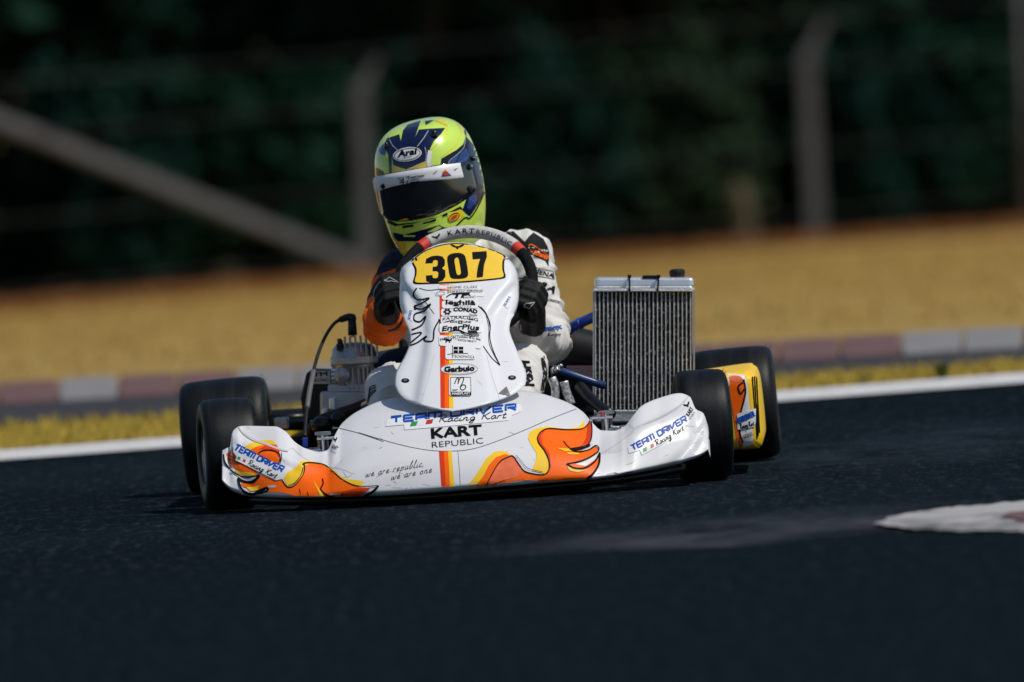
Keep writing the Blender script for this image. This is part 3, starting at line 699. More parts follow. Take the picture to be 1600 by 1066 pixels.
# stub axles / kingpins
for px, py, s in ((505, 688, -1), (948, 655, 1)):
    c = at(px, py, .0); k = empty('kingpin_dummy') if 0 else None
    bm = B(); tube(bm, [c + Vector((0, 0, -.05)), c + Vector((0, 0, .012))], .0135, 16)
    kp = build('kingpin', bm, 'chrome', kart, True, sharp=40)
    bm = B(); tube(bm, [c + Vector((0, 0, .012)), c + Vector((0, 0, .02))], .017, 20)
    for a in range(16):
        an = a * math.pi / 8; box(bm, c + Vector((math.cos(an) * .017, math.sin(an) * .017, .016)), (.004, .004, .007))
    build('eccentric', bm, 'alloy', kp)
    bm = B(); tube(bm, [c + Vector((0, 0, -.028)), c + Vector((s * .10, 0, -.03)), c + Vector((s * .2, .0, -.035))], [.014, .011, .009], 14); build('stub_axle', bm, 'chrome', kp, True)
    bm = B()
    for zz in (.004, -.05): box(bm, c + Vector((-s * .012, 0, zz)), (.052, .034, .006))
    box(bm, c + Vector((-s * .036, 0, -.023)), (.006, .034, .06)); build('yoke', bm, 'bright_alloy', kp, bevel=.001)
bm = B(); c = at(950, 652, -.02); box(bm, c + Vector((-.014, -.004, .008)), (.006, .006, .012)); build('red_clip', bm, 'red_band', kart, bevel=.002)

# ---- nose panel ------------------------------------------------------
NP = [(379, 704, 722), (380, 692, 733), (383, 681, 745), (388, 669, 763), (394, 659, 779), (400, 650, 790), (407, 641, 797), (413, 633, 802), (420, 627, 806), (431, 625, 809.5), (445, 624.5, 811), (460, 624, 811), (472, 624.5, 810), (483, 626.5, 807.5),
      (492, 629, 803.5), (502, 632, 798), (515, 638, 796), (525, 640.5, 798.5), (535, 640.5, 802.5), (547, 636.5, 807.5), (560, 630.5, 813), (573, 623, 818.5), (586, 617.5, 822.5), (599, 616.5, 821.5), (609, 619.5, 813.5), (617, 624.5, 801.5), (625, 634, 783), (633, 655, 758), (639, 678, 734), (642, 697, 716)]
ny = np.concatenate([np.linspace(379, 410, 26), np.linspace(412, 600, 80), np.linspace(601.5, 642, 34)])
xl = pch([n[0] for n in NP], [n[1] for n in NP], ny); xr = pch([n[0] for n in NP], [n[2] for n in NP], ny); NCp = 64
def nose_y(px, py):
    base = .15 - .415 * ((py - 379) / 263.) ** 1.08
    a = np.interp(py, [n[0] for n in NP], [n[1] for n in NP]); b_ = np.interp(py, [n[0] for n in NP], [n[2] for n in NP]); c = 715 - (py - 510) * .02; s = (px - c) / 95.
    hw = np.interp(py, [379, 425, 440, 465, 490, 520, 560, 600, 642], [95, 95, 88, 66, 50, 47, 51, 58, 64])
    d = abs(px - c) - hw; sp = 1 / (1 + math.exp(-d / 3.2))
    e = min(px - a, b_ - px); ed = max(0, 1 - max(e, 0) / 11.) ** 2
    return base + .020 * s * s + .021 * sp + .022 * ed * (1 if 405 < py < 492 else .25)
verts = []
for j, py in enumerate(ny):
    for i in range(NCp):
        px = xl[j] + (xr[j] - xl[j]) * (.5 - .5 * math.cos(math.pi * i / (NCp - 1)) if 0 else i / (NCp - 1)); verts.append(at(px, py, nose_y(px, py)))
n0 = len(verts)
nose = fp('nose_panel', verts, [(j * NCp + i, j * NCp + i + 1, (j + 1) * NCp + i + 1, (j + 1) * NCp + i) for j in range(len(ny) - 1) for i in range(NCp - 1)], 'panel_white', kart, True)
NBV = bvh_of(nose)
md = nose.modifiers.new('thick', 'SOLIDIFY'); md.thickness = .0035; md.offset = 0
md.offset = 1 if (nose.data.polygons[500].normal.dot(Vector((0, -1, 0))) < 0) else -1
# column supporting it, and panel screws
bm = B(); tube(bm, [(0, -.24, .10), at(722, 520, .1), at(724, 445, .27)], .011, 12); build('steering_column', bm, 'chrome', kart, True)
for px, py in ((633.5, 595), (800, 590.5)):
    d_ = decal('screw', nose, NBV, [ellipse(px, py, 6.3, 3.4)], 'ink', 2, 4); decal('screw_head', nose, NBV, [ellipse(px, py - .3, 3.2, 1.6)], 'ink_grey', 3, 4)

# ---- steering wheel -------------------------------------------------
WC = at(727.5, 443, .29); TILT = R(42); RW = .158
wx = Vector((1, 0, 0)); wv = Vector((0, math.sin(TILT), math.cos(TILT))); wn = wx.cross(wv)       # in-plane right, up
ROT = -R(3.5)
wx2 = wx * math.cos(ROT) + wv * math.sin(ROT); wv2 = -wx * math.sin(ROT) + wv * math.cos(ROT)
def wp(a): a = R(a); return WC + wx2 * math.sin(a) * RW + wv2 * math.cos(a) * RW * 1.02
def arc(a0, a1, n=20): return [wp(a0 + (a1 - a0) * i / n) for i in range(n + 1)]
bm = B(); tube(bm, arc(54, 315, 60), .0142, 16); sw = build('steering_wheel', bm, 'suede', kart, True)
bm = B(); tube(bm, arc(-37, 46, 40), .0155, 20); grip = build('grip_cover', bm, 'grip', sw, True)
for a0, a1 in ((-45.5, -36.8), (45.8, 54.3)):
    bm = B(); tube(bm, arc(a0, a1, 8), .0153, 20); build('red_band', bm, 'red_band', sw, True)
bm = B(); tube(bm, [WC - wn * .005, WC + wn * .02], .035, 20); build('hub', bm, 'black_metal', sw, True, sharp=40)
for a in (90, 180, 270):
    bm = B(); q = wp(a); tube(bm, [WC, q], .012, 8); build('spoke', bm, 'black_metal', sw, True)
GB = bvh_of(grip)
decal('grip_lettering', sw, GB, chars_arc('KART', [(700, 368.5), (722, 364.5), (741, 364.5)], 7.5, .02), 'ink', 1, 4)
decal('grip_lettering', sw, GB, chars_arc('REPUBLIC', [(744, 365), (770, 370.5), (798, 385)], 7.0, 0), 'ink', 1, 4)
EAGLE = [(0, -.25), (.12, -.1), (.3, -.3), (.55, -.55), (1, -.6), (.75, -.35), (.85, -.2), (.6, -.1), (.65, .05), (.4, .08), (.42, .22), (.2, .2), (.12, .5), (0, .65), (-.12, .5), (-.2, .2), (-.42, .22), (-.4, .08), (-.65, .05), (-.6, -.1), (-.85, -.2), (-.75, -.35), (-1, -.6), (-.55, -.55), (-.3, -.3), (-.12, -.1)]
def eagle(cx, cy, w_, h_, rot=0):
    c, s = math.cos(R(rot)), math.sin(R(rot)); return poly([(cx + x * w_ * c + y * h_ * s, cy - x * w_ * s + y * h_ * c) for x, y in EAGLE])
decal('emblem', sw, GB, [eagle(682, 370.5, 8, 6, 20)], 'ink', 1, 4)

# ---- side pods ---------------------------------------------------------
def pod(xp, inner=-.17, top=.245):
    rows = []; stations = [(.205, .030), (.208, .018), (.216, .008), (.23, .002), (.25, 0), (.35, 0), (.5, 0), (.65, 0), (.76, 0), (.79, .01), (.80, .03)]
    for Y, ins in stations:
        out = xp(Y); s = 1 if out > 0 else -1; z0 = .058 + ins; z1 = top - ins; o = -ins
        prof = [(inner, z0), (o - .03, z0), (o - .010, z0 + .004), (o - .003, z0 + .014), (o, z0 + .04), (o - .004, z1 - .05), (o - .010, z1 - .016), (o - .020, z1 - .005), (o - .04, z1), (inner, z1 - .012)]
        rows.append(catmull([Vector((out + s * a, Y, z)) for a, z in prof], 4))
    n = len(rows[0]); N = len(rows); bm = B(); vv = [bm.verts.new(p) for r in rows for p in r]
    for q in [(j * n + i, j * n + i + 1, (j + 1) * n + i + 1, (j + 1) * n + i) for j in range(N - 1) for i in range(n - 1)] + [tuple(range(n)), tuple(range((N - 1) * n, N * n))[::-1]]: bm.faces.new([vv[i] for i in q])
    return build('side_pod', bm, 'yellow', kart, True, sharp=50)
XR0 = at(1189, 620, .2).x; XR1 = at(1194, 620, .8).x
podr = pod(lambda Y: XR0 + (XR1 - XR0) * (Y - .2) / .6)
XL0 = at(330, 680, .5).x
podl = pod(lambda Y: XL0, -.075, .2)
PB = bvh_of(podr)

# ---- radiator ------------------------------------------------------------
bm = B(); pxbox(bm, 930.5, 455, 1081, 640, .505, .54, .03); rad = build('radiator', bm, 'radiator_core', kart)
TX0 = 929.5; n_t = 24; pit = (1080.5 - TX0 - 2.2) / (n_t - 1); bm = B(); pxbox(bm, TX0, 455.2, TX0 + 1.6, 639.5, .5, .506, .03)
t0 = build('tube', bm, 'radiator_tube', rad, bevel=.0006); base = at(TX0, 550, .5)
for i in range(1, n_t):
    o = t0.copy(); col.objects.link(o); o.location = at(TX0 + pit * i, 550, .5) - base
bm = B(); pxbox(bm, 928, 434, 1083.5, 451.5, .498, .548, .004)
vv = [v_ for v_ in bm.verts]; tank = build('top_tank', bm, 'bright_alloy', rad, bevel=.009); tank.location.y = .03; tank.modifiers['bevel'].segments = 4
bm = B(); pxbox(bm, 926.8, 450.8, 1084.5, 456.5, .492, .552, 0); o = build('weld_flange', bm, 'bright_alloy', rad, bevel=.0015); o.location.y = .028
bm = B()
for i in range(52):
    ball(bm, at(929 + i * 3, 453.6 + (i % 3) * .3, .52), .0024, 1, (1.2, 1, .8))
build('weld_bead', bm, 'bright_alloy', rad, True)
bm = B(); pxbox(bm, 928, 640.5, 1083, 662, .498, .548); build('bottom_tank', bm, 'bright_alloy', rad, bevel=.006)
bm = B()
for i in range(50): ball(bm, at(929 + i * 3, 642 + (i % 3) * .4, .497), .0024, 1)
build('weld_bead', bm, 'bright_alloy', rad, True)
for px in (926.2, 1083):
    bm = B(); pxbox(bm, px, 456.5, px + 2.2, 639.5, .5, .545, .03); build('side_plate', bm, 'alloy', rad)
for px, dx in ((983.5, 0), (1027.5, 1.5)):
    bm = B(); tube(bm, [at(px + dx, 431.5, .56), at(px + dx, 432, .524), at(px, 455.5, .515)], .0022, 8); tube(bm, [at(px + dx, 429.5, .522), at(px + dx, 434.5, .522)], .0042, 8); build('zip_tie', bm, 'ink', rad, True)
bm = B(); pxbox(bm, 1004, 430.5, 1029, 434, .53, .55); build('bracket', bm, 'black_plastic', rad, bevel=.001)
cc = at(1058.5, 434, .56); bm = B()
lathe(bm, [(0, .0165), (.012, .0195), (.017, .019), (.0205, .014), (.0215, .004)], Matrix.Translation(cc) @ Matrix.Rotation(R(-90), 4, 'Y'), 14)
build('filler_cap', bm, 'rubber', rad)
bm = B(); tube(bm, [at(879, 518, .66), at(900, 508, .64), at(915, 501, .62), at(935, 492, .6)], .0125, 14, sm=5); tube(bm, [at(905, 506, .63), at(908, 504.5, .628)], .0142, 14); build('coolant_hose', bm, 'blue_hose', kart, True)
bm = B(); tube(bm, [at(868, 540, .8), at(950, 556, .78)], [.056, .05], 24); build('intake_silencer', bm, 'black_plastic', kart, True, sharp=40)
bm = B(); tube(bm, [at(893, 545, .80), at(897, 546, .8)], .0575, 24); tube(bm, [at(894, 508, .75), at(899, 505, .75)], .008, 10); build('hose_clamp', bm, 'alloy', kart, True, sharp=40)
bm = B(); tube(bm, [at(866, 577, .30), at(885, 583, .32), at(945, 603, .34)], .0095, 12, sm=3); build('side_bar', bm, 'blue_tube', kart, True)
bm = B(); ball(bm, at(869, 578, .285), .011, 2); ball(bm, at(876, 572, .29), .007, 1); build('joint', bm, 'chrome', kart, True)
bm = B(); tube(bm, [at(905, 604, .16), at(932, 632, .10), at(955, 648, .05)], .0135, 14, sm=3); build('tie_rod', bm, 'black_metal', kart, True)
for pts in ([(862, 590), (868, 608), (866, 630)], [(881, 596), (885, 612), (893, 632)]):
    bm = B(); tube(bm, [at(x, y, .14) for x, y in pts], .0105, 12, sm=5); build('braided_hose', bm, 'braid', kart, True)
bm = B(); pxbox(bm, 885, 572, 950, 590, .72, .74); build('seat_stay_plate', bm, 'purple_grey', kart)
bm = B(); pxbox(bm, 862, 560, 934, 650, .86, .9); build('dark_gap_filler', bm, 'black_plastic', kart, bevel=.01)  # added block, no real kart part: keeps the gap beside the radiator dark
# seat
bm = B(); rows = []
for j in range(12):
    t = j / 11; z = .06 + .40 * t; yb = .86 + .13 * t; wd = .20 - .03 * t
    rows.append([bm.verts.new((wd * math.sin(a), yb - .26 * (1 - t * .5) * max(0, math.cos(a)) * 0 - .3 * (1 - math.cos(a * .5)) * (1 - .3 * t), z)) for a in [(-2 + 4 * i / 20) * .9 for i in range(21)]])
for a, b_ in zip(rows, rows[1:]):
    for i in range(20): bm.faces.new((a[i], a[i + 1], b_[i + 1], b_[i]))
bm.faces.new(rows[0]); st_ = build('seat', bm, 'black_plastic', kart, True); st_.modifiers.new('t', 'SOLIDIFY').thickness = .005

# ---- engine -----------------------------------------------------------------
EY = .62
def upright(cx, y_top, y_bot, r_top, r_bot, Y): return at(cx, y_bot, Y), at(cx, y_top, Y)
bm = B(); pxbox(bm, 500, 612, 596, 668, .58, .74); pxbox(bm, 512, 600, 590, 616, .6, .72); eng = build('engine', bm, 'alloy', kart, bevel=.006)
def lathe_z(bm, px, py, Y, prof, seg=40):   # profile (height above point, radius)
    lathe(bm, prof, Matrix.Translation(at(px, py, Y)) @ Matrix.Rotation(R(-90), 4, 'Y'), seg)
bm = B(); lathe_z(bm, 554, 622, .65, [(0, .050), (.004, .055), (.012, .055), (.014, .049), (.075, .049), (.082, .053)], 40)
cyl = build('cylinder', bm, 'alloy', eng, True, sharp=35)
cyc = at(554, 600, .65)
for i in range(13):
    a = R(-95 + i * 13.5); q = cyc + Vector((math.sin(a) * .051, -math.cos(a) * .051, .008)); bm = B(); box(bm, q, (.0035, .008, .062), Matrix.Rotation(a, 3, 'Z')); build('cooling_rib', bm, 'alloy', eng, bevel=.0008)
bm = B(); q = at(534, 587, .585); lathe(bm, [(0, .020), (.008, .018), (.012, .012)], Matrix.Translation(q + Vector((0, .012, 0))) @ Matrix.Rotation(R(-90), 4, 'Z'), 24); build('exhaust_boss', bm, 'alloy', eng, True, sharp=40)
for k in range(3):
    bm = B(); q = at(521.5, 578.5 + k * 6.5, .62); tube(bm, [q + Vector((-.006, 0, 0)), q + Vector((.012, 0, 0))], .0042, 10); build('bolt', bm, 'chrome', eng, True, sharp=40)
bm = B(); lathe_z(bm, 554, 569, .65, [(0, .054), (.003, .057), (.018, .057), (.022, .054), (.038, .051), (.046, .044), (.050, .03), (.052, .015)], 48)
head = build('cylinder_head', bm, 'alloy', eng, True, sharp=35)
hc = at(554, 548, .65)
for i in range(7):
    x = -.020 + i * .0125; bm = B(); box(bm, hc + Vector((x, -.037 + abs(x) * .3, .010)), (.0042, .035, .052)); build('fin', bm, 'alloy', eng, bevel=.0012)
bm = B(); q = at(531, 541, .61); tube(bm, [q + Vector((0, 0, -.01)), q + Vector((0, 0, .006))], .0085, 12); tube(bm, [q + Vector((0, 0, .006)), q + Vector((0, 0, .018))], .0055, 12); tube(bm, [q + Vector((-.003, 0, .010)), q + Vector((.008, 0, .010))], .004, 8); build('temperature_sensor', bm, 'rubber', eng, True, sharp=40)
bm = B(); q = at(550.5, 527, .65); tube(bm, [q, q + Vector((0, 0, .012))], .0065, 6); build('spark_plug', bm, 'chrome', eng, sharp=30)
bm = B(); tube(bm, [at(551, 524, .65), at(550.5, 512, .65), at(550, 499, .65)], [.0112, .0105, .0095], 14); tube(bm, [at(554, 496.5, .65), at(545, 495.5, .65), at(534, 499, .645), at(531, 501, .643)], [.0085, .0092, .0078, .007], 12, sm=3); ball(bm, at(550.5, 498, .65), .0105, 2)
build('spark_plug_cap', bm, 'rubber', eng, True)
bm = B(); tube(bm, [at(535, 498.5, .645), at(523, 505, .62), at(510, 523, .58), at(499, 548, .52), at(491, 575, .45), at(484, 610, .37), at(479, 645, .30), at(476.5, 682, .22)], .0042, 10, sm=6); build('ignition_lead', bm, 'rubber', kart, True)
bm = B(); tube(bm, [at(490, 580, .437), at(484, 610, .37), at(480, 638, .315)], .0062, 10, sm=4); build('lead_sleeve', bm, 'ink_grey', kart, True)
bm = B(); pxbox(bm, 472, 684, 480.5, 699, .2, .215); build('cable_connector', bm, 'blue_hose', kart, bevel=.002)
# airbox
bm = B()
def prism_px(bm, pts, Ya, Yb):
    f = [bm.verts.new(at(x, y, Ya)) for x, y in pts]; b_ = []
    for x, y in pts:
        q = at(x, y, Ya); b_.append(bm.verts.new(Vector((q.x, Yb, q.z))))
    bm.faces.new(f); bm.faces.new(b_[::-1]); n = len(f)
    for i in range(n): bm.faces.new((f[i], f[(i + 1) % n], b_[(i + 1) % n], b_[i]))
prism_px(bm, C3([(165, 480), (200, 462), (330, 465), (350, 520), (345, 720), (300, 790), (150, 800), (125, 650)]), .66, .80)
ab = build('exhaust_airbox', bm, 'black_plastic', kart, bevel=.006); ABV = bvh_of(ab)
bm = B(); pxbox(bm, 485, 580, 516, 600, .652, .657); build('sticker', bm, 'film', ab, bevel=.001)
decal('sticker_print', ab, BVHTree.FromPolygons([at(484, 578, .6515), at(518, 578, .6515), at(518, 602, .6515), at(484, 602, .6515)], [(0, 1, 2, 3)]), [text_px('TM', (489, 589), (512, 587), 6.5, .03), text_px('RACING', (487, 597), (513, 596), 5, .01)], 'ink', 1, 5)
bm = B(); tube(bm, [at(583, 628, .5), at(555, 640, .46), at(525, 650, .42), at(500, 660, .40), at(487, 676, .40), at(484, 700, .42)], .016, 14, sm=6); build('exhaust_pipe', bm, 'black_metal', kart, True)
bm = B(); ball(bm, at(503, 665, .36), .024, 3, (1.1, 1, .9)); ball(bm, at(528, 655, .36), .018, 3); build('brake_caliper', bm, 'black_metal', kart, True)
bm = B(); prism_px(bm, C3([(325, 745), (450, 690), (488, 692), (470, 715), (360, 740)]), .52, .56); build('engine_mount', bm, 'bright_alloy', kart, bevel=.002)
bm = B(); pxbox(bm, 514, 622, 524, 640, .55, .6); pxbox(bm, 503, 638, 512, 648, .55, .6); build('carburettor_fitting', bm, 'bright_alloy', eng, bevel=.003)
bm = B(); tube(bm, [at(420, 655, .9), at(485, 652, .9)], .012, 12); tube(bm, [at(420, 665, .85), at(485, 663, .85)], .014, 12); build('side_bumper_bar', bm, 'black_metal', kart, True)
bm = B(); box(bm, at(440, 662, .8), (.035, .04, .03)); build('bearing_block', bm, 'alloy', kart, bevel=.004)
bm = B(); tube(bm, [at(560, 575, .9), at(640, 560, .85)], .03, 16); build('frame_tube', bm, 'suit_navy', kart, True)
# shift/brake pedals and fuel tank in front of the seat
bm = B(); box(bm, (0, .12, .15), (.2, .24, .16)); build('fuel_tank', bm, 'black_plastic', kart, bevel=.02)
for px in (613,):
    c = at(px, 624, .02); bm = B(); lathe(bm, [(-.012, .030), (-.012, .033), (.012, .033), (.012, .030)], Matrix.Translation(c) @ Matrix.Rotation(R(90), 4, 'Z'), 24); build('pedal', bm, 'alloy', kart, True, sharp=40)

# ================================================================== PRINT ON THE KART
def team_sticker(parent, bvh, quad, t0, t1, th, flag, r0_, r1_, rh, lay=3, sw_=2.0, extra=None):
    decal('team_sticker', parent, bvh, [poly(quad)], 'sticker_white', lay)
    strokes('team_lettering', parent, bvh, sfont('TEAM DRIVER', TECH, t0, t1, th, .22, .12), sw_, 'blue_ink', lay + 1)
    strokes('script_lettering', parent, bvh, sfont('Racing Kart', SCR, r0_, r1_, rh, .06, .15, 4), max(.8, sw_ * .42), 'ink', lay + 1, step=2)
    for (q, mt_) in zip(flag, ('green_ink', 'sticker_white', 'red_ink')): decal('flag_stripe', parent, bvh, [poly(q)], mt_, lay + 1)
# fairing centre
team_sticker(fairing, FB, C5([(180, 225), (500, 180), (1010, 130), (1025, 145), (1020, 175), (960, 200), (940, 230), (620, 262), (290, 290), (285, 258), (170, 268)]),
             C5([(205, 247)])[0], C5([(985, 167)])[0], 9.0, [C5(q) for q in ([(333, 242), (373, 237), (363, 265), (322, 270)], [(380, 236), (420, 231), (410, 259), (370, 264)], [(428, 230), (470, 225), (460, 252), (420, 257)])],
             C5([(497, 244)])[0], C5([(925, 217)])[0], 10.5, sw_=3.4)
decal('maker_lettering', fairing, FB, [text_px('KART', *C5([(457, 342), (775, 316)]), 15.5, .035)], 'ink', 3)
decal('maker_lettering', fairing, FB, [text_px('REPUBLIC', *C5([(462, 402), (782, 374)]), 9.6, -.012)], 'ink', 3)
strokes('slogan', fairing, FB, sfont('we are republic,', SCR, *C5([(45, 583), (410, 515)]), 11, .10, .35, 4), .75, 'ink', 2, step=2)
strokes('slogan', fairing, FB, sfont('we are one', SCR, *C5([(205, 600), (460, 552)]), 11, .10, .35, 4), .75, 'ink', 2, step=2)
strokes('panel_seam', fairing, FB, [C3([(385, 850), (520, 885), (680, 940), (900, 985)]) [:1] + C3([(520, 885), (680, 940)]) + C5([(0, 305), (150, 350), (300, 390), (440, 415), (560, 421), (700, 410), (850, 365), (1050, 285), (1200, 220), (1375, 152)])], .9, 'seam', 1, 8)
strokes('panel_seam', fairing, FB, [C6([(265, 662), (350, 610), (440, 545), (490, 500), (455, 458)]), C6([(490, 490), (600, 440), (720, 390), (800, 345), (860, 275), (880, 265)])], .7, 'film', 1, 6)
strokes('panel_seam', fairing, FB, [C4([(800, 600), (830, 580), (900, 640), (1000, 690), (1150, 720), (1240, 755), (1210, 780), (1100, 770), (950, 730)])], .7, 'film', 1, 6)
strokes('film_line', fairing, FB, [C6([(560, 460), (680, 410), (790, 345), (840, 300), (868, 262)])], 3.6, 'film', 1, 6, taper=True)
strokes('film_line', fairing, FB, [C4([(455, 435), (490, 480), (560, 525), (650, 555), (740, 590), (800, 605)])], 3.6, 'film', 4, 6, taper=True)
strokes('crack', fairing, FB, [C5([(622, 421), (630, 520), (637, 640)])], .7, 'seam', 1)
for nm, q in (('red', [(503, 422), (534, 421.5), (547, 645), (519, 648)]), ('orange', [(534, 421.5), (561, 421), (573, 643), (547, 645)]), ('yellow', [(561, 421), (584, 420), (600, 641), (573, 643)])):
    decal('stripe', fairing, FB, [poly(C5(q))], nm, 1)
# right-hand flame wing
decal('flame_yellow', fairing, FB, [poly(C5([(680, 640), (740, 560), (800, 465), (850, 425), (890, 418), (935, 430), (970, 455), (900, 500), (830, 560), (770, 640)]))], 'yellow', 1)
decal('flame_yellow', fairing, FB, [poly(C5([(1060, 340), (1072, 302), (1108, 280), (1180, 268), (1300, 284), (1380, 268), (1415, 225), (1412, 285), (1300, 305), (1190, 310), (1160, 340), (1180, 420), (1200, 480), (1180, 566), (1085, 540), (1110, 480), (1112, 430), (1078, 380)]))], 'yellow', 2)
decal('flame_orange', fairing, FB, [poly(C5([(735, 636), (780, 580), (815, 510), (860, 460), (915, 441), (965, 455), (1000, 500), (1035, 545), (1090, 563), (1165, 570), (1190, 540), (1190, 480), (1165, 425), (1125, 375), (1115, 335), (1140, 300), (1190, 283), (1300, 292), (1390, 287), (1432, 262), (1450, 226), (1456, 290), (1446, 370), (1400, 395), (1330, 408), (1420, 425), (1482, 396), (1500, 415), (1470, 450), (1400, 485), (1340, 500), (1420, 515), (1500, 462), (1500, 505), (1468, 560), (1430, 588), (1330, 594), (1150, 606), (1060, 598), (950, 610), (880, 626), (820, 632)]))], 'orange', 3)
decal('flame_red', fairing, FB, [poly(C5([(1115, 335), (1140, 300), (1170, 290), (1140, 330), (1150, 380), (1195, 440), (1205, 520), (1180, 560), (1165, 568), (1190, 530), (1188, 470), (1160, 420), (1125, 375)]))], 'red', 4)
decal('flame_red', fairing, FB, [poly(C5([(1432, 265), (1450, 226), (1456, 290), (1446, 368), (1390, 392), (1425, 340)]))], 'red', 4)
decal('flame_fade', fairing, FB, [poly(C5([(800, 628), (830, 575), (870, 510), (930, 466), (965, 468), (1000, 515), (1030, 552), (985, 585), (900, 605), (850, 620)]), 4)], 'salmon', 4)
for q in ([(1300, 432), (1380, 436), (1370, 446), (1310, 444)], [(1300, 515), (1390, 540), (1430, 540), (1370, 556), (1320, 545)], [(1240, 405), (1330, 412), (1330, 425), (1290, 425)]): decal('flame_yellow', fairing, FB, [poly(C5(q))], 'yellow', 5)
bl = [([(800, 632), (850, 540), (890, 485), (935, 462), (965, 455), (1000, 500), (1035, 545), (1090, 563), (1160, 568), (1190, 540), (1190, 480), (1162, 420), (1128, 375), (1120, 335), (1145, 300), (1195, 284), (1300, 291), (1395, 286), (1438, 255), (1452, 218)], 1.6),
      ([(1452, 218), (1460, 300), (1446, 372), (1395, 398), (1318, 411)], 1.6), ([(1318, 411), (1370, 430), (1440, 416), (1482, 390), (1504, 408), (1492, 432), (1440, 465), (1380, 488), (1300, 504)], 1.8),
      ([(1300, 504), (1350, 530), (1415, 528), (1475, 490), (1510, 432)], 2.6), ([(1508, 440), (1502, 505), (1465, 565), (1425, 592)], 3.4), ([(1280, 360), (1300, 388), (1320, 405)], 1.2), ([(985, 450), (1020, 490), (1060, 530), (1150, 552)], .8), ([(1318, 411), (1350, 418), (1400, 408), (1450, 385)], 2.6)]
for ln, wd in bl: strokes('flame_outline', fairing, FB, [C5(ln)], wd, 'ink', 6, 6)
decal('scuff', fairing, FB, [poly(C5([(860, 628), (900, 618), (1000, 612), (1060, 598), (1120, 604), (1060, 616), (950, 626)]), 3)], 'body_white', 5)
for (x0, y0, x1, y1) in ((345, 797, 380, 800), (420, 796, 490, 786)): strokes('scuff', fairing, FB, [C6([(x0, y0), ((x0 + x1) / 2, (y0 + y1) / 2 - 2), (x1, y1)])], 1.4, 'ink', 1, taper=True)
# small scratches and rubber marks over the bodywork
def scratches(target, bvh, n, box_, seed, mats):
    rnd = random.Random(seed); parts = {m_: ([], []) for m_ in mats}
    for _ in range(n):
        x, y = rnd.uniform(box_[0], box_[2]), rnd.uniform(box_[1], box_[3]); L = rnd.uniform(3, 16); a = rnd.gauss(0, .5); m_ = rnd.choice(mats)
        stroke_geo(bvh, [[(x, y), (x + L * math.cos(a), y + L * math.sin(a))]], rnd.uniform(.35, .9), .8, *parts[m_], step=3., taper=True)
    for m_, (v_, f_) in parts.items():
        if f_: tag(fp('scratches', v_, f_, m_, target, True), kind='stuff')
scratches(fairing, FB, 45, (350, 660, 1105, 775), 3, ('film', 'ink_grey', 'film')); scratches(fairing, FB, 70, (380, 735, 1090, 778), 4, ('ink_grey', 'film')); scratches(nose, NBV, 12, (620, 460, 820, 640), 5, ('film',))
# right pod
team_sticker(fairing, FB, C6([(450, 612), (840, 398), (862, 440), (860, 462), (840, 478), (842, 512), (545, 674), (530, 640), (455, 662)]), C6([(482, 645)])[0], C6([(858, 437)])[0], 8.4,
             [C6(q) for q in ([(552, 628), (576, 616), (578, 642), (554, 655)], [(578, 615), (602, 602), (604, 628), (580, 641)], [(604, 601), (624, 590), (627, 616), (606, 628)])], C6([(645, 612)])[0], C6([(838, 500)])[0], 8.8, sw_=2.7)
decal('maker_lettering', fairing, FB, [text_px('KART', *C6([(872, 405), (905, 352)]), 6.2, .03)], 'ink', 2)
decal('maker_lettering', fairing, FB, [text_px('REPUBLIC', *C6([(880, 428), (915, 376)]), 3.0, 0)], 'ink_grey', 2)
decal('emblem', fairing, FB, [eagle(*C6([(860, 326)])[0], 6.0, 6.4, 30)], 'ink', 2)
decal('emblem', fairing, FB, [eagle(*C3([(358, 928)])[0], 3.6, 7, 0)], 'ink', 2)
decal('maker_lettering', fairing, FB, [text_px('KART', *C3([(333, 980), (366, 1000)]), 6.5, .03)], 'ink', 2)
decal('maker_lettering', fairing, FB, [text_px('REPUBLIC', *C3([(328, 1003), (360, 1024)]), 3.2, 0)], 'ink_grey', 2)
# left pod flames
decal('flame_yellow', fairing, FB, [poly(C4([(480, 580), (540, 545), (600, 524), (690, 524), (722, 556), (640, 560), (560, 590), (520, 620)]))], 'yellow', 1)
decal('flame_yellow', fairing, FB, [poly(C4([(770, 790), (800, 745), (860, 710), (890, 668), (950, 668), (1040, 685), (1110, 725), (1190, 790), (1330, 810), (1300, 850), (1000, 760), (905, 800), (800, 850)]))], 'yellow', 1)
decal('flame_orange', fairing, FB, [poly(C4([(375, 625), (408, 588), (440, 640), (500, 690), (570, 730), (602, 765), (560, 765), (470, 742), (410, 705), (380, 665)]))], 'orange', 2)
decal('flame_orange', fairing, FB, [poly(C4([(520, 602), (580, 572), (660, 552), (720, 560), (742, 600), (738, 690), (690, 680), (600, 640)]))], 'orange', 2)
decal('flame_red', fairing, FB, [poly(C4([(660, 552), (722, 560), (742, 600), (738, 650), (710, 600), (670, 585), (600, 590)]))], 'red', 3)
decal('flame_yellow', fairing, FB, [poly(C4([(430, 732), (480, 745), (560, 752), (580, 768), (480, 770), (440, 752)]))], 'yellow', 3)
decal('flame_orange', fairing, FB, [poly(C4([(560, 800), (605, 765), (720, 805), (762, 800), (800, 850), (850, 838), (905, 765), (912, 705), (955, 688), (1040, 698), (1100, 735), (1180, 805), (1290, 850), (1375, 858), (1300, 908), (1050, 912), (850, 908), (760, 890), (655, 884), (660, 850), (600, 870), (545, 850), (500, 855), (470, 830)]))], 'orange', 3)
decal('flame_red', fairing, FB, [poly(C4([(1180, 880), (1290, 858), (1372, 858), (1300, 906), (1160, 910)]))], 'red', 4)
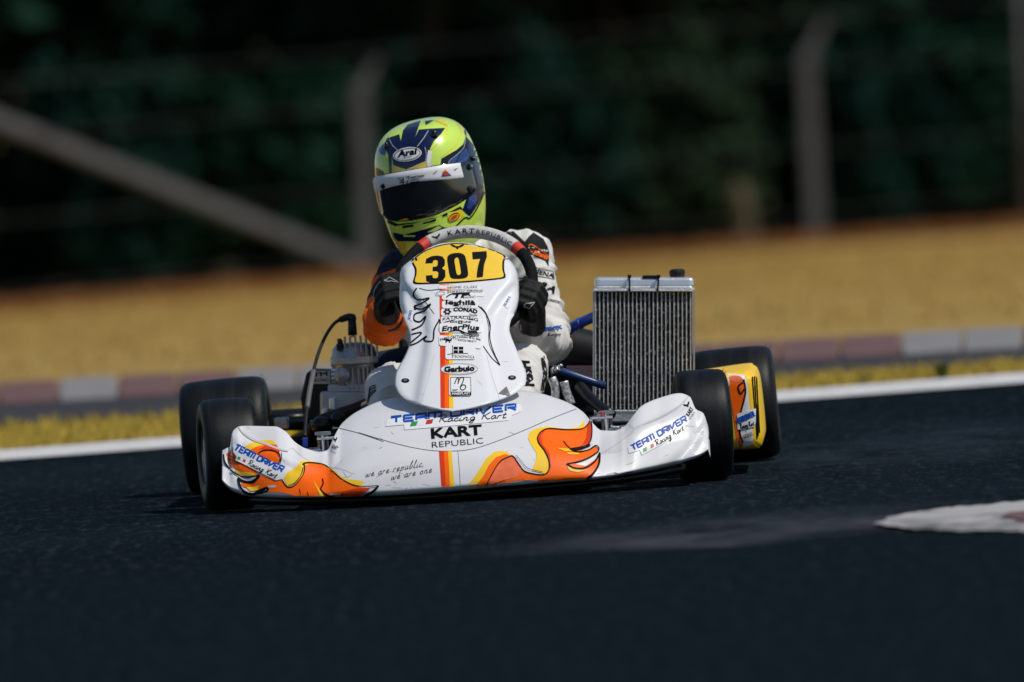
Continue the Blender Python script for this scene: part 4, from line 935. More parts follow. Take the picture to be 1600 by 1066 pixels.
decal('flame_yellow', fairing, FB, [poly(C4([(975, 805), (1020, 870), (1050, 908), (1025, 910)]))], 'yellow', 4)
decal('flame_yellow', fairing, FB, [poly(C4([(510, 852), (560, 852), (605, 838), (590, 875), (540, 880)]))], 'yellow', 4)
decal('flame_fade', fairing, FB, [poly(C4([(660, 840), (720, 838), (715, 855), (665, 855)]))], 'film', 4)
for ln, wd in (([(375, 620), (410, 640), (450, 655)], .9), ([(378, 655), (420, 665), (470, 690)], .9), ([(352, 625), (362, 680), (400, 730), (455, 770), (520, 782), (600, 772)], 2.2), ([(450, 790), (500, 815), (560, 812), (605, 770)], 4.2), ([(455, 800), (470, 850), (505, 885), (570, 895), (655, 860)], 3.0), ([(580, 885), (655, 855), (655, 880), (590, 892)], 3.0),
               ([(590, 630), (620, 602), (680, 598), (735, 620), (748, 660), (735, 690)], 1.6), ([(752, 612), (758, 650), (745, 695)], .8), ([(760, 800), (800, 852), (850, 838), (905, 765), (915, 705), (905, 690), (955, 684), (1040, 694), (1100, 730), (1180, 800), (1290, 845), (1430, 842)], 1.5), ([(905, 715), (890, 770), (845, 825), (800, 840)], 1.0),
               ([(1430, 842), (1390, 880), (1320, 908)], 3.2), ([(1040, 795), (1045, 830), (1030, 870), (1070, 905), (1120, 912)], 2.2), ([(880, 865), (890, 900)], .9), ([(935, 885), (945, 910)], .9)):
    strokes('flame_outline', fairing, FB, [C4(ln)], wd, 'ink', 5, 6)
team_sticker(fairing, FB, C4([(428, 556), (790, 725), (765, 795), (722, 806), (440, 668), (448, 640), (425, 610)]), C4([(428, 592)])[0], C4([(758, 750)])[0], 8.6,
             [C4(q) for q in ([(458, 640), (474, 648), (470, 668), (453, 660)], [(476, 649), (492, 657), (488, 677), (472, 669)], [(494, 658), (512, 666), (506, 686), (490, 678)])], C4([(520, 698)])[0], C4([(718, 792)])[0], 8.4, lay=7, sw_=2.7)

# ---- print on the nose panel
PLT = [(163, 185), (200, 150), (250, 118), (340, 86), (430, 76), (520, 84), (620, 108), (700, 140), (724, 158), (716, 190), (716, 240), (724, 275), (700, 290), (560, 305), (430, 315), (300, 320), (195, 322), (172, 310), (182, 270), (182, 230)]
decal('number_plate_border', nose, NBV, [poly(C2(PLT), 3)], 'ink', 1, 5)
cx_, cy_ = 445, 200
decal('number_plate', nose, NBV, [poly(C2([(cx_ + (x - cx_) * .955, cy_ + (y - cy_) * .925 - (2 if y < 200 else 0)) for x, y in PLT]), 3)], 'plate_yellow', 2, 5)
THREE = [(246, 200), (252, 172), (285, 156), (318, 152), (348, 158), (363, 180), (362, 212), (345, 228), (365, 242), (366, 278), (350, 302), (315, 312), (280, 314), (252, 306), (250, 272), (288, 268), (292, 286), (310, 288), (322, 280), (324, 252), (314, 246), (290, 246), (290, 220), (312, 218), (320, 208), (320, 184), (308, 178), (294, 182), (290, 198)]
Z_O = [(376, 170), (388, 148), (420, 138), (455, 138), (480, 152), (490, 185), (500, 250), (498, 275), (480, 288), (440, 292), (408, 290), (392, 275), (382, 220)]
Z_I = [(420, 178), (432, 164), (444, 170), (450, 200), (458, 250), (452, 266), (440, 268), (432, 258), (424, 215)]
SEV = [(524, 132), (610, 126), (612, 160), (596, 205), (588, 280), (552, 285), (552, 260), (560, 210), (572, 172), (528, 176)]
decal('race_number', nose, NBV, [poly(C2(THREE)), poly(C2(Z_O), 3), poly(C2(Z_I), 3), poly(C2(SEV))], 'ink', 3, 5)
decal('emblem', nose, NBV, [eagle(*C2([(437, 100)])[0], 12, 6.5)], 'ink', 3, 4)
for nm, a, b_, c, d in (('red', 330, 362, 337, 362), ('orange', 362, 386, 362, 388), ('yellow', 386, 410, 388, 413)):
    decal('stripe', nose, NBV, [poly(C2([(a, 322), (b_, 322), (d, 1060), (c, 1056)]))], nm, 1)
def rrect(x0, y0, x1, y1, dy=0, r=8):
    return [(x0 + r, y0), ((x0 + x1) / 2, y0 + dy * .5), (x1 - r, y0 + dy), (x1, y0 + dy + r), (x1, y1 + dy - r), (x1 - r, y1 + dy), ((x0 + x1) / 2, y1 + dy * .5), (x0 + r, y1), (x0, y1 - r), (x0, y0 + r)]
STK = [(325, 328, 575, 352, 6), (305, 362, 600, 392, 4), (345, 372, 555, 415, 20), (345, 422, 560, 466, 0), (340, 470, 560, 512, 0), (338, 516, 575, 556, 0), (330, 556, 585, 612, 0), (328, 628, 580, 690, 18), (366, 690, 545, 772, 0), (388, 872, 522, 990, 0)]
for i_, q in enumerate(STK): decal('sponsor_sticker', nose, NBV, [poly(C2(rrect(*q)))], 'sticker_white', 2 + .32 * i_)
decal('sponsor_sticker', nose, NBV, [ellipse(*C2([(449, 828)])[0], 29.5, 9)], 'sticker_white', 2)
strokes('sticker_border', nose, NBV, [[p for p in ellipse(*C2([(449, 828)])[0], 28.6, 8.3)[0]] + [ellipse(*C2([(449, 828)])[0], 28.6, 8.3)[0][0]]], .6, 'ink_grey', 6)
def nt_(s, a, b_, h, bold=.02, m='ink', sh=0., arc_=0): decal('sponsor_lettering', nose, NBV, [text_px(s, *C2([a, b_]), h, bold, sh, arc_)], m, 6)
nt_('HOME CLAN', (380, 350), (552, 346), 3.6, 0, 'ink_grey'); nt_('ENERGY GROUP', (380, 378), (590, 374), 4.4, 0, 'ink_grey', arc_=1)
strokes('sponsor_mark', nose, NBV, [ellipse(*C2([(338, 379)])[0], 6.5, 2.8)[0]], .6, 'ink_grey', 6)
nt_('TP', (402, 408), (502, 400), 7.0, .05, sh=.5); nt_('RACING', (472, 410), (545, 404), 3, .0); strokes('sponsor_mark', nose, NBV, [C2([(372, 402), (400, 384), (450, 378), (512, 376)]), C2([(500, 384), (515, 392)])], 1.4, 'ink', 6, 3)
nt_('leghilà', (368, 444), (545, 448), 7.2, .03); nt_('L O G I S T I C A', (410, 456), (520, 462), 1.8)
nt_('CONAD', (412, 486), (556, 500), 5.8, .045, arc_=1.5); nt_('Studio', (505, 510), (552, 514), 3.4, 0, sh=.3)
strokes('sponsor_mark', nose, NBV, [ellipse(*C2([(378, 489)])[0], 3.6, 2.8)[0] + [ellipse(*C2([(378, 489)])[0], 3.6, 2.8)[0][0]]], 2.0, 'ink', 6)
for k in range(6):
    a = k * math.pi / 3; q = C2([(378, 489)])[0]; decal('sponsor_mark', nose, NBV, [ellipse(q[0] + 5 * math.cos(a), q[1] + 4 * math.sin(a), 1.3, 1.1, 0, 10)], 'ink', 7)
nt_('PATRACING', (350, 545), (560, 548), 5.0, .0, arc_=4); [strokes('sponsor_mark', nose, NBV, [C2(q)], 1.2, 'ink', 6, taper=True) for q in ([(355, 553), (425, 536)], [(500, 534), (535, 538)])]
nt_('NOS', (395, 556), (438, 554), 3); nt_('LINE', (474, 554), (518, 556), 3); decal('sponsor_mark', nose, NBV, [poly(C2([(442, 542), (468, 542), (468, 560), (442, 560)])), poly(C2([(449, 547), (461, 547), (461, 555), (449, 555)]))], 'ink', 6)
nt_('EnerPlus', (345, 606), (565, 600), 7.8, .03, sh=.2, arc_=2.5)
strokes('sponsor_mark', nose, NBV, [C2([(385, 608), (440, 600), (480, 615), (530, 632)])], 2.2, 'ink', 7, 4, taper=True)
for k in range(6): strokes('sponsor_mark', nose, NBV, [C2([(500 + k * 9, 600), (520 + k * 9, 634)])], 1.4, 'ink', 7)
nt_('FABIO CATTUZZO & C. snc', (336, 664), (574, 662), 4.0, .02, arc_=5); nt_('Commercio Ingrosso', (412, 652), (550, 668), 2.2, 0); nt_('tutto per ufficio', (440, 662), (530, 672), 2.2, 0)
decal('sponsor_mark', nose, NBV, [poly(C2([(360, 658), (372, 652), (395, 654), (405, 648), (402, 664), (394, 662), (394, 674), (388, 674), (386, 664), (374, 666), (372, 674), (366, 674), (368, 662)]))], 'ink', 6)
decal('sponsor_mark', nose, NBV, [poly(C2(q)) for q in ([(415, 698), (440, 698), (440, 714), (415, 714)], [(446, 698), (472, 698), (472, 714), (446, 714)], [(415, 719), (440, 719), (440, 735), (415, 735)], [(446, 719), (472, 719), (472, 735), (446, 735)])], 'ink', 6)
strokes('sponsor_mark', nose, NBV, [C2([(408, 690), (408, 765)]), C2([(378, 745), (420, 736), (500, 738)])], .9, 'ink', 6); nt_('TECNOMATICA', (412, 762), (538, 768), 4.6, -.005)
nt_('Garbuio', (360, 846), (540, 838), 8.0, .04); nt_('A', (364, 826), (372, 822), 2.4); nt_('IMPIANTI S.R.L.', (405, 848), (505, 846), 1.8)
strokes('sticker_border', nose, NBV, [C2([(396, 880), (516, 880), (518, 984), (398, 984), (396, 880)])], .8, 'ink', 6)
strokes('sponsor_mark', nose, NBV, [C2([(420, 920), (432, 890), (442, 885), (444, 900), (440, 918), (452, 888), (468, 880), (474, 890), (466, 915), (455, 935), (456, 950), (470, 956), (484, 945), (484, 930), (470, 925), (458, 935)])], 1.5, 'ink', 6, 5)
nt_('New', (406, 963), (440, 958), 3.2, .02, sh=.3); decal('sponsor_mark', nose, NBV, [poly(C2([(398, 966), (519, 966), (519, 988), (400, 990)]))], 'ink', 6); decal('sponsor_lettering', nose, NBV, [text_px('MABIPLAST', *C2([(405, 986), (514, 982)]), 3.9, .02)], 'sticker_white', 7)
# feather drawing on the left, long curve on the right
for ln, wd in (([(195, 345), (175, 385), (205, 415), (270, 405), (215, 440), (180, 455), (225, 470), (278, 440), (240, 480), (185, 500), (180, 535), (215, 545), (250, 512), (225, 565), (165, 595)], 2.4), ([(165, 620), (225, 612), (148, 682), (195, 672), (255, 630), (240, 655), (290, 658), (300, 590), (330, 535)], 2.2), ([(210, 345), (260, 358), (330, 352), (400, 345)], .9),
               ([(185, 445), (182, 470), (195, 470)], 1.6), ([(325, 530), (345, 545), (420, 530)], 1.6), ([(335, 530), (328, 600)], 1.8), ([(205, 405), (240, 420), (300, 500)], .7)):
    strokes('feather_drawing', nose, NBV, [C2(ln)], wd, 'ink', 2, 5)
for ln, wd in (([(560, 450), (600, 490), (630, 560), (628, 640), (650, 720), (690, 805)], 1.5), ([(575, 455), (610, 500), (632, 590)], .8), ([(590, 690), (640, 760), (690, 805)], 1.2), ([(600, 480), (622, 580), (626, 680), (685, 800)], .7)):
    strokes('curve_drawing', nose, NBV, [C2(ln)], wd, 'ink', 2, 5)
strokes('panel_crease', nose, NBV, [C2([(300, 740), (270, 860), (235, 980), (222, 1030)]), C2([(610, 740), (640, 860), (680, 980), (690, 1020)])], .5, 'film', 1, 5)
decal('grey_triangle', nose, NBV, [poly(C2([(728, 930), (756, 990), (680, 972)]))], 'ink_grey', 2)
for q in ((716, 452, 752, 395), (150, 530, 165, 475)): decal('side_sticker', nose, NBV, [poly(C2([(q[0] - 4, q[1] - 5), (q[2] - 6, q[3] - 4), (q[2] + 10, q[3] + 20), (q[0] + 22, q[1] + 18)]))], 'sticker_white', 2); decal('side_lettering', nose, NBV, [text_px('SG-RACE', *C2([(q[0] + 6, q[1] + 2), (q[2] + 3, q[3] + 4)]), 4, .02)], 'blue_ink', 3)

# ---- print on the side pod
decal('white_field', podr, PB, [poly(CT([(395, 262), (500, 268), (522, 320), (540, 500), (560, 640), (560, 712), (465, 748), (430, 500)]))], 'sticker_white', 1, 5)
decal('flame_orange', podr, PB, [poly(CT([(410, 300), (480, 285), (505, 330), (510, 430), (480, 520), (470, 620), (500, 700), (470, 735), (430, 500)]), 3)], 'orange', 2, 5)
decal('flame_fade', podr, PB, [poly(CT([(405, 285), (470, 278), (492, 310), (440, 320)]), 3)], 'salmon', 3, 5)
for q in ([(500, 300), (512, 380), (490, 480), (470, 560)], [(495, 320), (465, 345), (480, 390), (505, 360)], [(470, 590), (480, 660), (497, 700)]): strokes('flame_outline', podr, PB, [CT(q)], 2.4, 'ink', 4, 4)
[tag(decal('number_bar', podr, PB, [poly(CT([(550 + k * 13, 285 - k * 2), (558 + k * 13, 282 - k * 2), (590 + k * 7, 680 - k * 20), (582 + k * 7, 680 - k * 20)]))], 'ink', 2, 3), kind=None) for k in range(3)]
decal('team_sticker', podr, PB, [poly(CT([(458, 520), (575, 485), (572, 600), (462, 622)]))], 'sticker_white', 5, 5)
strokes('team_lettering', podr, PB, sfont('TEAM DRIVER', TECH, *CT([(466, 585), (570, 535)]), 8.5, .22, 0), 1.8, 'blue_ink', 6)
strokes('script_lettering', podr, PB, sfont('Racing Kart', SCR, *CT([(480, 616), (568, 592)]), 8, .06, .1, 3), .9, 'ink', 6, step=2)
decal('maker_lettering', podr, PB, [text_px('KARTREPUBLIC', *CT([(502, 680), (562, 655)]), 6, .02)], 'ink', 5, 4)
# ================================================================== DRIVER
person = empty('person', mat=K)
tag(person, 'driver in white, black and orange racing suit and lime helmet, steering the kart', 'person')
def caps(bm, a, ra, b_, rb, seg=14):
    a, b_ = Vector(a), Vector(b_); d = (b_ - a); L = d.length; d.normalize(); P = []; Rd = []
    for k in range(5): t = math.pi / 2 * (1 - k / 4); P.append(a - d * ra * math.sin(t) * .999); Rd.append(max(.0004, ra * math.cos(t)))
    for k in range(1, 7): P.append(a.lerp(b_, k / 6)); Rd.append(ra + (rb - ra) * k / 6)
    for k in range(1, 5): t = math.pi / 2 * k / 4; P.append(b_ + d * rb * math.sin(t) * .999); Rd.append(max(.0004, rb * math.cos(t)))
    tube(bm, P, Rd, seg)
def remeshed(name, bm, vox, smooth_it=6):
    me = bpy.data.meshes.new('tmp'); bm.to_mesh(me); bm.free(); o = bpy.data.objects.new('tmp', me); col.objects.link(o)
    m1 = o.modifiers.new('r', 'REMESH'); m1.mode = 'VOXEL'; m1.voxel_size = vox
    m2 = o.modifiers.new('s', 'SMOOTH'); m2.iterations = smooth_it; m2.factor = .5
    dg = bpy.context.evaluated_depsgraph_get(); out = bpy.data.meshes.new_from_object(o.evaluated_get(dg)); out.name = name
    bpy.data.objects.remove(o); return out
A = at
SHR, SHL = A(820, 400, .64), A(630, 428, .64)
ELR, WRR = A(855, 533, .53), A(831, 513, .37)
ELL, WRL = A(602, 505, .50), A(606, 492, .37)
KNR, ANR = A(816, 577, .29), A(785, 728, -.06)
KNL, ANL = A(607, 607, .29), A(655, 735, -.06)
HC = A(673, 287, .56)
segs = [(A(735, 640, .82), .15, A(730, 480, .72), .145, 0), (A(690, 480, .70), .12, A(770, 470, .70), .125, 0), (A(730, 450, .68), .12, A(705, 395, .63), .07, 0), (A(705, 400, .62), .06, HC, .075, 1),
        (A(770, 420, .67), .085, SHR, .066, 0), (A(690, 440, .67), .085, SHL, .064, 2), (SHR, .064, ELR, .057, 0), (ELR, .057, WRR, .041, 0), (SHL, .060, ELL, .053, 2), (ELL, .054, WRL, .040, 3),
        (A(690, 655, .74), .085, KNL, .060, 0), (KNL, .060, ANL, .045, 0), (A(775, 655, .74), .085, KNR, .060, 0), (KNR, .060, ANR, .045, 0), (ANL, .043, ANL + Vector((0, -.10, .015)), .032, 1), (ANR, .043, ANR + Vector((0, -.10, .015)), .032, 1)]
bm = B()
for a, ra, b_, rb, _ in segs: caps(bm, a, ra, b_, rb, 20)
me = remeshed('body', bm, .0058, 5)
# folds of the suit
def fold(p):
    best = min(range(len(segs)), key=lambda i: _sd(p, segs[i])); return best
def _sd(p, s):
    a, ra, b_, rb = s[0], s[1], s[2], s[3]; ab = b_ - a; t = max(0, min(1, (p - a).dot(ab) / ab.length_squared)); return (p - a - ab * t).length - (ra + (rb - ra) * t)
nrm = [v_.normal.copy() for v_ in me.vertices]; near_ = []
for v_, n_ in zip(me.vertices, nrm):
    p = v_.co.copy(); i = fold(p); near_.append(i); a, b_ = segs[i][0], segs[i][2]; ax = (b_ - a).normalized(); u = (p - a).dot(ax)
    amp = .0095 if i in (6, 7, 8, 9, 10, 12) else .005
    q = Vector((u * 17, p.x * 12 + u * 9, p.z * 6 + p.y * 10)); f1 = noise.noise(q + Vector((i * 7, 0, 0))); f2 = noise.noise(Vector((u * 40, p.x * 16 - u * 15, p.z * 14 + i)))
    ridge = max(0, 1 - abs(f1) * 2.4) ** 2.2; rid2 = max(0, 1 - abs(f2) * 2.6) ** 2
    v_.co = p + n_ * (amp * (ridge * .95 - .35) + .0035 * rid2 - .001)
body = link('body', me, ['suit_white', 'suit_black', 'suit_navy', 'suit_orange'], person, True)
for p in me.polygons:
    i = near_[p.vertices[0]]; m_ = segs[i][4]
    if i == 8:
        t = (p.center - SHL).dot(ELL - SHL) / (ELL - SHL).length_squared
        m_ = 3 if (.30 < t < .46 or t > .72) else 2
    p.material_index = m_
BB_ = bvh_of(body)
# print on the suit
decal('shoulder_panel', body, BB_, [poly(C7([(38, 84), (60, 92), (95, 125), (130, 156), (150, 128), (172, 110), (222, 142), (240, 175), (250, 205), (248, 282), (232, 250), (165, 222), (112, 212), (92, 195), (80, 150), (50, 132), (36, 112)]))], 'suit_black', 3, 5)
decal('suit_lettering', body, BB_, [text_px('freem', *C7([(150, 205), (238, 244)]), 7.6, .05)], 'suit_orange', 5, 4)
strokes('suit_mark', body, BB_, [C7([(150, 178), (165, 172), (240, 222), (242, 240)])], 1.2, 'suit_orange', 5, 4)
decal('suit_lettering', body, BB_, [text_px('JENA', *C7([(186, 316), (272, 340)]), 7.4, .02)], 'ink', 3, 4)
strokes('suit_mark', body, BB_, [C7([(184, 285), (270, 305), (276, 345), (185, 328), (184, 285)])], .9, 'ink', 3)
decal('suit_lettering', body, BB_, [text_px('9', *C7([(210, 384), (238, 390)]), 9, .03), text_px('A', *C7([(240, 392), (276, 420)]), 10, .06)], 'ink', 3, 4)
strokes('suit_mark', body, BB_, [C7([(178, 438), (195, 420), (220, 412), (238, 425), (240, 448)])], 2.6, 'ink', 3, 5)
strokes('suit_mark', body, BB_, [[p for p in ellipse(*C7([(216, 438)])[0], 4.2, 3.6)[0]]], 1.4, 'ink', 3)
decal('suit_lettering', body, BB_, [text_px('GRIPOS', *C7([(246, 452), (302, 466)]), 3.6, .02)], 'ink', 3, 4)
decal('suit_lettering', body, BB_, [text_px('imox', *C7([(222, 606), (318, 594)]), 8.4, .04)], 'blue_ink', 3, 4)
decal('suit_lettering', body, BB_, [text_px('Racing', *C7([(244, 630), (310, 630)]), 5, .02)], 'ink', 3, 4)
decal('suit_lettering', body, BB_, [text_px('NISH', *CE([(262, 890), (222, 700)]), 15, .06, .25)], 'ink', 3, 4)
decal('leg_panel', body, BB_, [poly(CE([(312, 680), (340, 660), (358, 760), (362, 920), (310, 920), (332, 800)]))], 'suit_black', 3, 4)
for k in range(4): strokes('leg_print', body, BB_, [C3([(570 + k * 6, 690 - k * 18), (590, 640 - k * 20), (630, 600 - k * 12)])], 1.6, 'ink', 3, 4)
# gloves
def glove(a, s, wrist, name, ro=0.):
    P = wp(a); rho = (P - WC).normalized(); tau = (wp(a + 2) - wp(a - 2)).normalized() * s; n = wn.normalized()
    # tau points towards the little finger (down the rim)
    bm = B()
    pal = P + rho * (.020 + ro) - n * .022
    for k in range(4):
        L = (.92, 1.0, .96, .84)[k]; o = tau * (-.030 + .0205 * k); r = (.0112, .0118, .0115, .0102)[k]
        kn = P + o + rho * (.032 * L + ro) - n * .002; mid = P + o + rho * (.020 + ro * .7) + n * .027 * L; tip = P + o - rho * .010 + n * .031 * L; end = P + o - rho * .026 + n * .016
        caps(bm, pal + o * .9, r * 1.2, kn, r * 1.12); caps(bm, kn, r * 1.08, mid, r * 1.04); caps(bm, mid, r * 1.02, tip, r * .95); caps(bm, tip, r * .95, end, r * .88)
    caps(bm, pal - tau * .028, .019, pal + tau * .030, .018); caps(bm, pal - tau * .02 - rho * .01, .017, pal + tau * .028 - rho * .012, .016)
    th0 = pal - tau * .035 - rho * .012; th1 = P - tau * .055 - rho * .012 - n * .024; th2 = P - tau * .058 - rho * .026 + n * .000; caps(bm, th0, .016, th1, .0135); caps(bm, th1, .013, th2, .011)
    caps(bm, pal + tau * .006, .026, wrist, .034); caps(bm, wrist, .034, wrist + (wrist - pal).normalized() * .012, .038)
    me = remeshed(name, bm, .0032, 3); o = link('glove', me, 'glove', person, True); return o
GS = 1.12
gr_ = glove(110, 1, WRR, 'glove'); gl_ = glove(-100, -1, WRL, 'glove', .020)
GRB, GLB = bvh_of(gr_), bvh_of(gl_)
STAR = [(108, 495), (125, 480), (135, 466), (158, 466), (180, 458), (165, 475), (152, 492), (135, 482), (108, 495)]
strokes('glove_star', gr_, GRB, [C7(STAR)], .8, 'silver_ink', 2)
decal('glove_tab', gr_, GRB, [poly(C7([(104, 572), (113, 572), (116, 602), (106, 602)]))], 'silver_ink', 2, 4)
strokes('glove_star', gl_, GLB, [C8([(238, 350), (262, 340), (266, 328), (285, 338), (330, 360), (296, 355), (280, 352), (262, 356), (238, 350)])], .8, 'silver_ink', 2)
strokes('glove_seam', gl_, GLB, [C8([(180, 480), (175, 430), (190, 390), (215, 355)])], .7, 'silver_ink', 2, 4)

# ---- helmet
HM = Matrix.Translation(HC) @ Matrix.Rotation(R(-6.5), 4, 'Y') @ Matrix.Rotation(R(-20), 4, 'Z') @ Matrix.Rotation(R(10), 4, 'X')
HT0 = [(.150, .004, .004, .004), (.147, .052, .050, .058), (.137, .080, .082, .092), (.118, .102, .110, .122), (.090, .117, .130, .140), (.050, .125, .144, .148), (.005, .1275, .151, .150), (-.04, .126, .157, .138), (-.08, .120, .163, .118), (-.112, .111, .161, .100), (-.138, .102, .151, .085), (-.150, .094, .141, .078), (-.153, .084, .128, .070)]
HT = [(z * 1.02, w_ * .955, f_ * .93, b_ * .86) for z, w_, f_, b_ in HT0]
hz = np.array([h[0] for h in HT])[::-1]
def hsurf(ph, z, off=0.):
    wd, fr, bk = (float(np.interp(z, hz, np.array([h[k] for h in HT])[::-1])) for k in (1, 2, 3))
    c, s = math.cos(ph), math.sin(ph); e = .90
    x = wd * math.copysign(abs(s) ** e, s); y = -(fr if c > 0 else bk) * math.copysign(abs(c) ** e, c)
    p = Vector((x, y, z))
    if off: p += Vector((x / wd ** 2, y / (fr if c > 0 else bk) ** 2, 0)).normalized() * off
    return HM @ p
# smooth rows
HTs = catmull([Vector((h[0], h[1], h[2])) for h in HT], 4); HBs = catmull([Vector((h[3], 0, 0)) for h in HT], 4)
hz = np.array([p.x for p in HTs])[::-1]; HT = [(p.x, p.y, p.z, q.x) for p, q in zip(HTs, HBs)]
NU = 88; verts = [hsurf(2 * math.pi * i / NU, h[0]) for h in HT for i in range(NU)]; nr_ = len(HT)
faces = [(j * NU + i, j * NU + (i + 1) % NU, (j + 1) * NU + (i + 1) % NU, (j + 1) * NU + i) for j in range(nr_ - 1) for i in range(NU)] + [tuple(range(NU))[::-1], tuple(range((nr_ - 1) * NU, nr_ * NU))]
helmet = fp('helmet', verts, faces, 'lime', person, True); HB = bvh_of(helmet)
def vtop(ph): return .066 - .030 * abs(ph / R(90)) ** 2
def vbot(ph): return -.050 + .030 * abs(ph / R(90)) ** 2
def patch(name, mat, p0, p1, f0, f1, off, parent, nu=48, nv=14):
    v = []
    for j in range(nv + 1):
        for i in range(nu + 1):
            ph = R(p0 + (p1 - p0) * i / nu); a, b_ = f0(ph), f1(ph); e = min(i, nu - i, j, nv - j)
            v.append(hsurf(ph, a + (b_ - a) * j / nv, off - (.004 if e == 0 else 0)))
    return fp(name, v, [(j * (nu + 1) + i, j * (nu + 1) + i + 1, (j + 1) * (nu + 1) + i + 1, (j + 1) * (nu + 1) + i) for j in range(nv) for i in range(nu)], mat, parent, True)
gask = patch('visor_seal', 'helmet_black', -84, 84, lambda p: vbot(p) - .006, lambda p: vtop(p) + .004, .0025, helmet)
visor = patch('visor', 'visor', -82, 82, vbot, vtop, .0055, helmet)
vstrip = patch('visor_strip', 'sticker_white', -76, 66, lambda p: vtop(p) - .037 + .004 * math.cos(p * 3), lambda p: vtop(p) - .001, .0068, helmet, 48, 6); VB = bvh_of(vstrip)
def hd(name, pts, mat, lay=1, sm=0): return decal(name, helmet, HB, [poly(C1(pts), sm)], mat, lay, 3)
def hs(ln, wd, mat, lay=3, sm=5): return strokes('helmet_line', helmet, HB, [C1(ln)], wd, mat, lay, sm)
hd('helmet_panel', [(300, 215), (390, 185), (400, 235), (415, 160), (450, 115), (545, 84), (505, 205), (530, 152), (610, 145), (722, 140), (690, 185), (640, 235), (612, 290), (602, 330), (614, 436), (596, 440), (585, 380), (440, 440), (345, 408), (335, 335), (334, 500), (318, 500), (310, 330), (275, 275)], 'helmet_navy', 1)
hd('helmet_panel', [(340, 418), (440, 440), (580, 380), (590, 450), (560, 460), (342, 505)], 'helmet_yellow', 2)
hd('helmet_panel', [(585, 380), (598, 300), (625, 310), (612, 436), (596, 445)], 'sticker_white', 2)
hs([(600, 160), (570, 210), (520, 275)], 1.0, 'silver_ink'); hs([(335, 420), (440, 446), (585, 385)], .8, 'silver_ink'); hs([(320, 225), (345, 270), (385, 305)], .8, 'silver_ink'); hs([(575, 280), (585, 330), (580, 380)], .8, 'silver_ink')
hd('helmet_panel', [(870, 200), (905, 240), (945, 280), (1000, 440), (1010, 560), (960, 600), (930, 620), (905, 580), (870, 430), (850, 395), (735, 418), (684, 425), (692, 362), (800, 300), (850, 258)], 'helmet_black', 1)
hd('helmet_panel', [(890, 240), (940, 280), (985, 420), (1000, 540), (960, 560), (920, 400), (880, 290)], 'helmet_navy', 2)
hd('helmet_panel', [(738, 405), (760, 372), (810, 330), (870, 288), (895, 335), (872, 380), (800, 398)], 'helmet_blue', 2)
for k in range(5): hs([(765 + k * 10, 398 - k * 3), (830, 372 - k * 14), (885, 335 - k * 9)], .7, 'helmet_navy')
hs([(738, 408), (752, 375), (800, 335), (850, 285), (862, 220)], .7, 'silver_ink', 4)
hs([(715, 92), (738, 140), (720, 200), (660, 260), (612, 300)], 1.0, 'helmet_yellow', 2); hs([(800, 95), (835, 150), (830, 200), (790, 270), (690, 350)], 1.3, 'helmet_yellow', 2)
hd('helmet_panel', [(850, 115), (870, 160), (875, 205), (860, 180)], 'helmet_navy', 2); hd('helmet_panel', [(575, 90), (640, 84), (600, 110), (580, 120)], 'helmet_navy', 2); hd('helmet_panel', [(640, 84), (720, 90), (725, 125), (700, 110)], 'helmet_yellow', 2)
hd('helmet_panel', [(240, 300), (275, 252), (292, 300), (290, 340), (255, 330)], 'helmet_blue', 1); hd('helmet_panel', [(222, 425), (275, 455), (280, 520), (225, 520)], 'helmet_black', 1); hs([(290, 340), (300, 400), (305, 480)], .8, 'helmet_yellow')
# chin bar
hd('helmet_panel', [(300, 800), (380, 835), (560, 815), (720, 765), (830, 705), (850, 730), (735, 752), (640, 795), (500, 830), (360, 850), (305, 830)], 'helmet_black', 1)
hd('helmet_panel', [(345, 895), (420, 912), (520, 888), (680, 842), (720, 862), (840, 850), (760, 890), (600, 905), (640, 940), (540, 960), (380, 960), (350, 930)], 'helmet_navy', 1)
hd('helmet_panel', [(590, 895), (670, 850), (700, 858), (640, 892)], 'lime', 2); hd('helmet_panel', [(420, 912), (510, 918), (500, 928), (420, 926)], 'lime', 2)
hd('helmet_panel', [(735, 768), (828, 728), (862, 770), (820, 805), (745, 828)], 'helmet_yellow', 2); hd('helmet_panel', [(320, 910), (380, 960), (425, 965), (430, 1025), (390, 1000)], 'helmet_yellow', 2)
hd('helmet_panel', [(845, 735), (890, 600), (960, 600), (1000, 560), (1000, 610), (960, 690), (900, 780), (880, 770)], 'helmet_navy', 1); hs([(780, 870), (860, 790), (900, 790), (960, 700), (1004, 600)], 2.2, 'helmet_black', 3)
hd('helmet_panel', [(890, 640), (940, 620), (950, 655), (900, 730), (875, 720)], 'helmet_blue', 3)
for q in ([(412, 848), (490, 838), (498, 852), (415, 866)], [(560, 828), (655, 796), (655, 812), (565, 838)], [(700, 770), (735, 755), (738, 770), (702, 784)]): hd('chin_vent', q, 'ink', 3)
strokes('helmet_mark', helmet, HB, [ellipse(*C1([(782, 786)])[0], 9.4, 5, 35)[0]], 1.2, 'ink', 4); decal('helmet_mark', helmet, HB, [ellipse(*C1([(782, 786)])[0], 6.5, 2.6, 35)], 'red_ink', 4, 4)
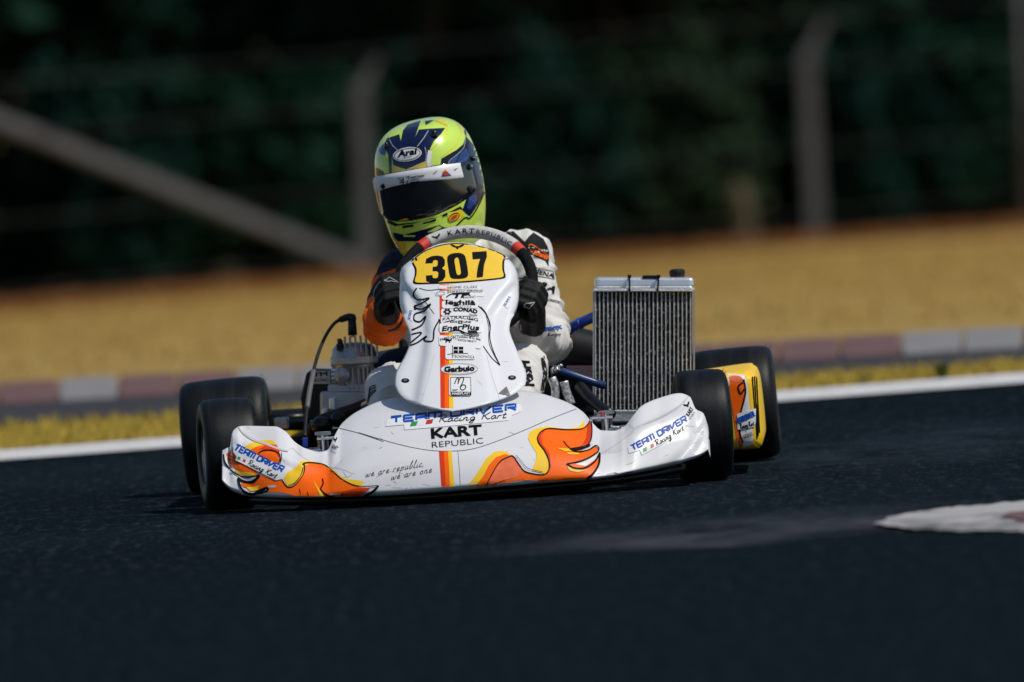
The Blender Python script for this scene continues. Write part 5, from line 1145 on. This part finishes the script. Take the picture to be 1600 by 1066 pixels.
# brow logo
oc = C1([(448, 332)])[0]
decal('logo_oval', helmet, HB, [ellipse(*oc, 22.5, 10.8, 9)], 'sticker_white', 3, 4); strokes('logo_ring', helmet, HB, [ellipse(*oc, 20.3, 8.8, 9)[0] + [ellipse(*oc, 20.3, 8.8, 9)[0][0]]], .9, 'ink', 4)
decal('logo_lettering', helmet, HB, [text_px('Arai', *C1([(378, 352), (515, 328)]), 9.5, .045, .25)], 'ink', 4, 4); decal('logo_lettering', helmet, HB, [text_px('HELMET', *C1([(415, 362), (480, 352)]), 2, 0)], 'ink', 4, 4)
# visor strip print
decal('strip_lettering', helmet, VB, [text_px('47', *C1([(392, 560), (465, 545)]), 13, .0, .25)], 'ink', 2, 4)
strokes('strip_mark', helmet, VB, [C1(q) for q in ([(380, 505), (410, 500)], [(385, 520), (410, 514)], [(390, 538), (405, 534)], [(470, 498), (530, 485)], [(468, 520), (525, 508)], [(465, 535), (535, 525)], [(462, 550), (510, 545)])], 1.0, 'ink', 2)
decal('strip_lettering', helmet, VB, [text_px('BRSCHEIM', *C1([(470, 510), (568, 492)]), 3.2, .03, .3)], 'ink', 2, 4)
decal('strip_mark', helmet, VB, [poly(C1([(690, 492), (722, 445), (768, 485)]))], 'helmet_blue', 2, 4); decal('strip_mark', helmet, VB, [ellipse(*C1([(722, 468)])[0], 5, 3)], 'red_ink', 3, 4); decal('strip_mark', helmet, VB, [ellipse(*C1([(720, 445)])[0], 2, 1.6)], 'yellow', 3, 4)
decal('strip_mark', helmet, VB, [poly(C1([(630, 475), (668, 440), (650, 465)])), poly(C1([(780, 445), (815, 425), (795, 445)])), poly(C1([(250, 560), (275, 540), (290, 565), (270, 585)]))], 'ink', 2, 4)
# visor pivots, arm and vents
def knob(px, py, r, mat='helmet_black', h=.006):
    d = (K3 @ pdir(px, py)).normalized(); loc, nor, _, _ = HB.ray_cast(CL + d * 25, d)
    if loc is None: return
    if nor.dot(d) > 0: nor = -nor
    bm = B(); tube(bm, [loc - nor * .002, loc + nor * h * .7, loc + nor * h], [r, r, r * .7], 20); return build('pivot', bm, mat, helmet, True, sharp=40)
knob(*C1([(880, 425)])[0], .008, 'helmet_black', .012); knob(*C1([(882, 420)])[0], .004, 'chrome', .0135); knob(*C1([(918, 362)])[0], .006, 'helmet_black', .007); knob(*C1([(918, 360)])[0], .003, 'chrome', .009); knob(*C1([(885, 582)])[0], .007, 'rubber', .012)
def vent(px, py, sx, sz):
    d = (K3 @ pdir(px, py)).normalized(); loc, nor, _, _ = HB.ray_cast(CL + d * 25, d)
    if loc is None: return
    bm = B(); ball(bm, loc, 1, 3, (sx, .008, sz)); build('vent_scoop', bm, 'helmet_black', helmet, True)
vent(*C1([(642, 195)])[0], .009, .014); vent(*C1([(296, 272)])[0], .006, .012)
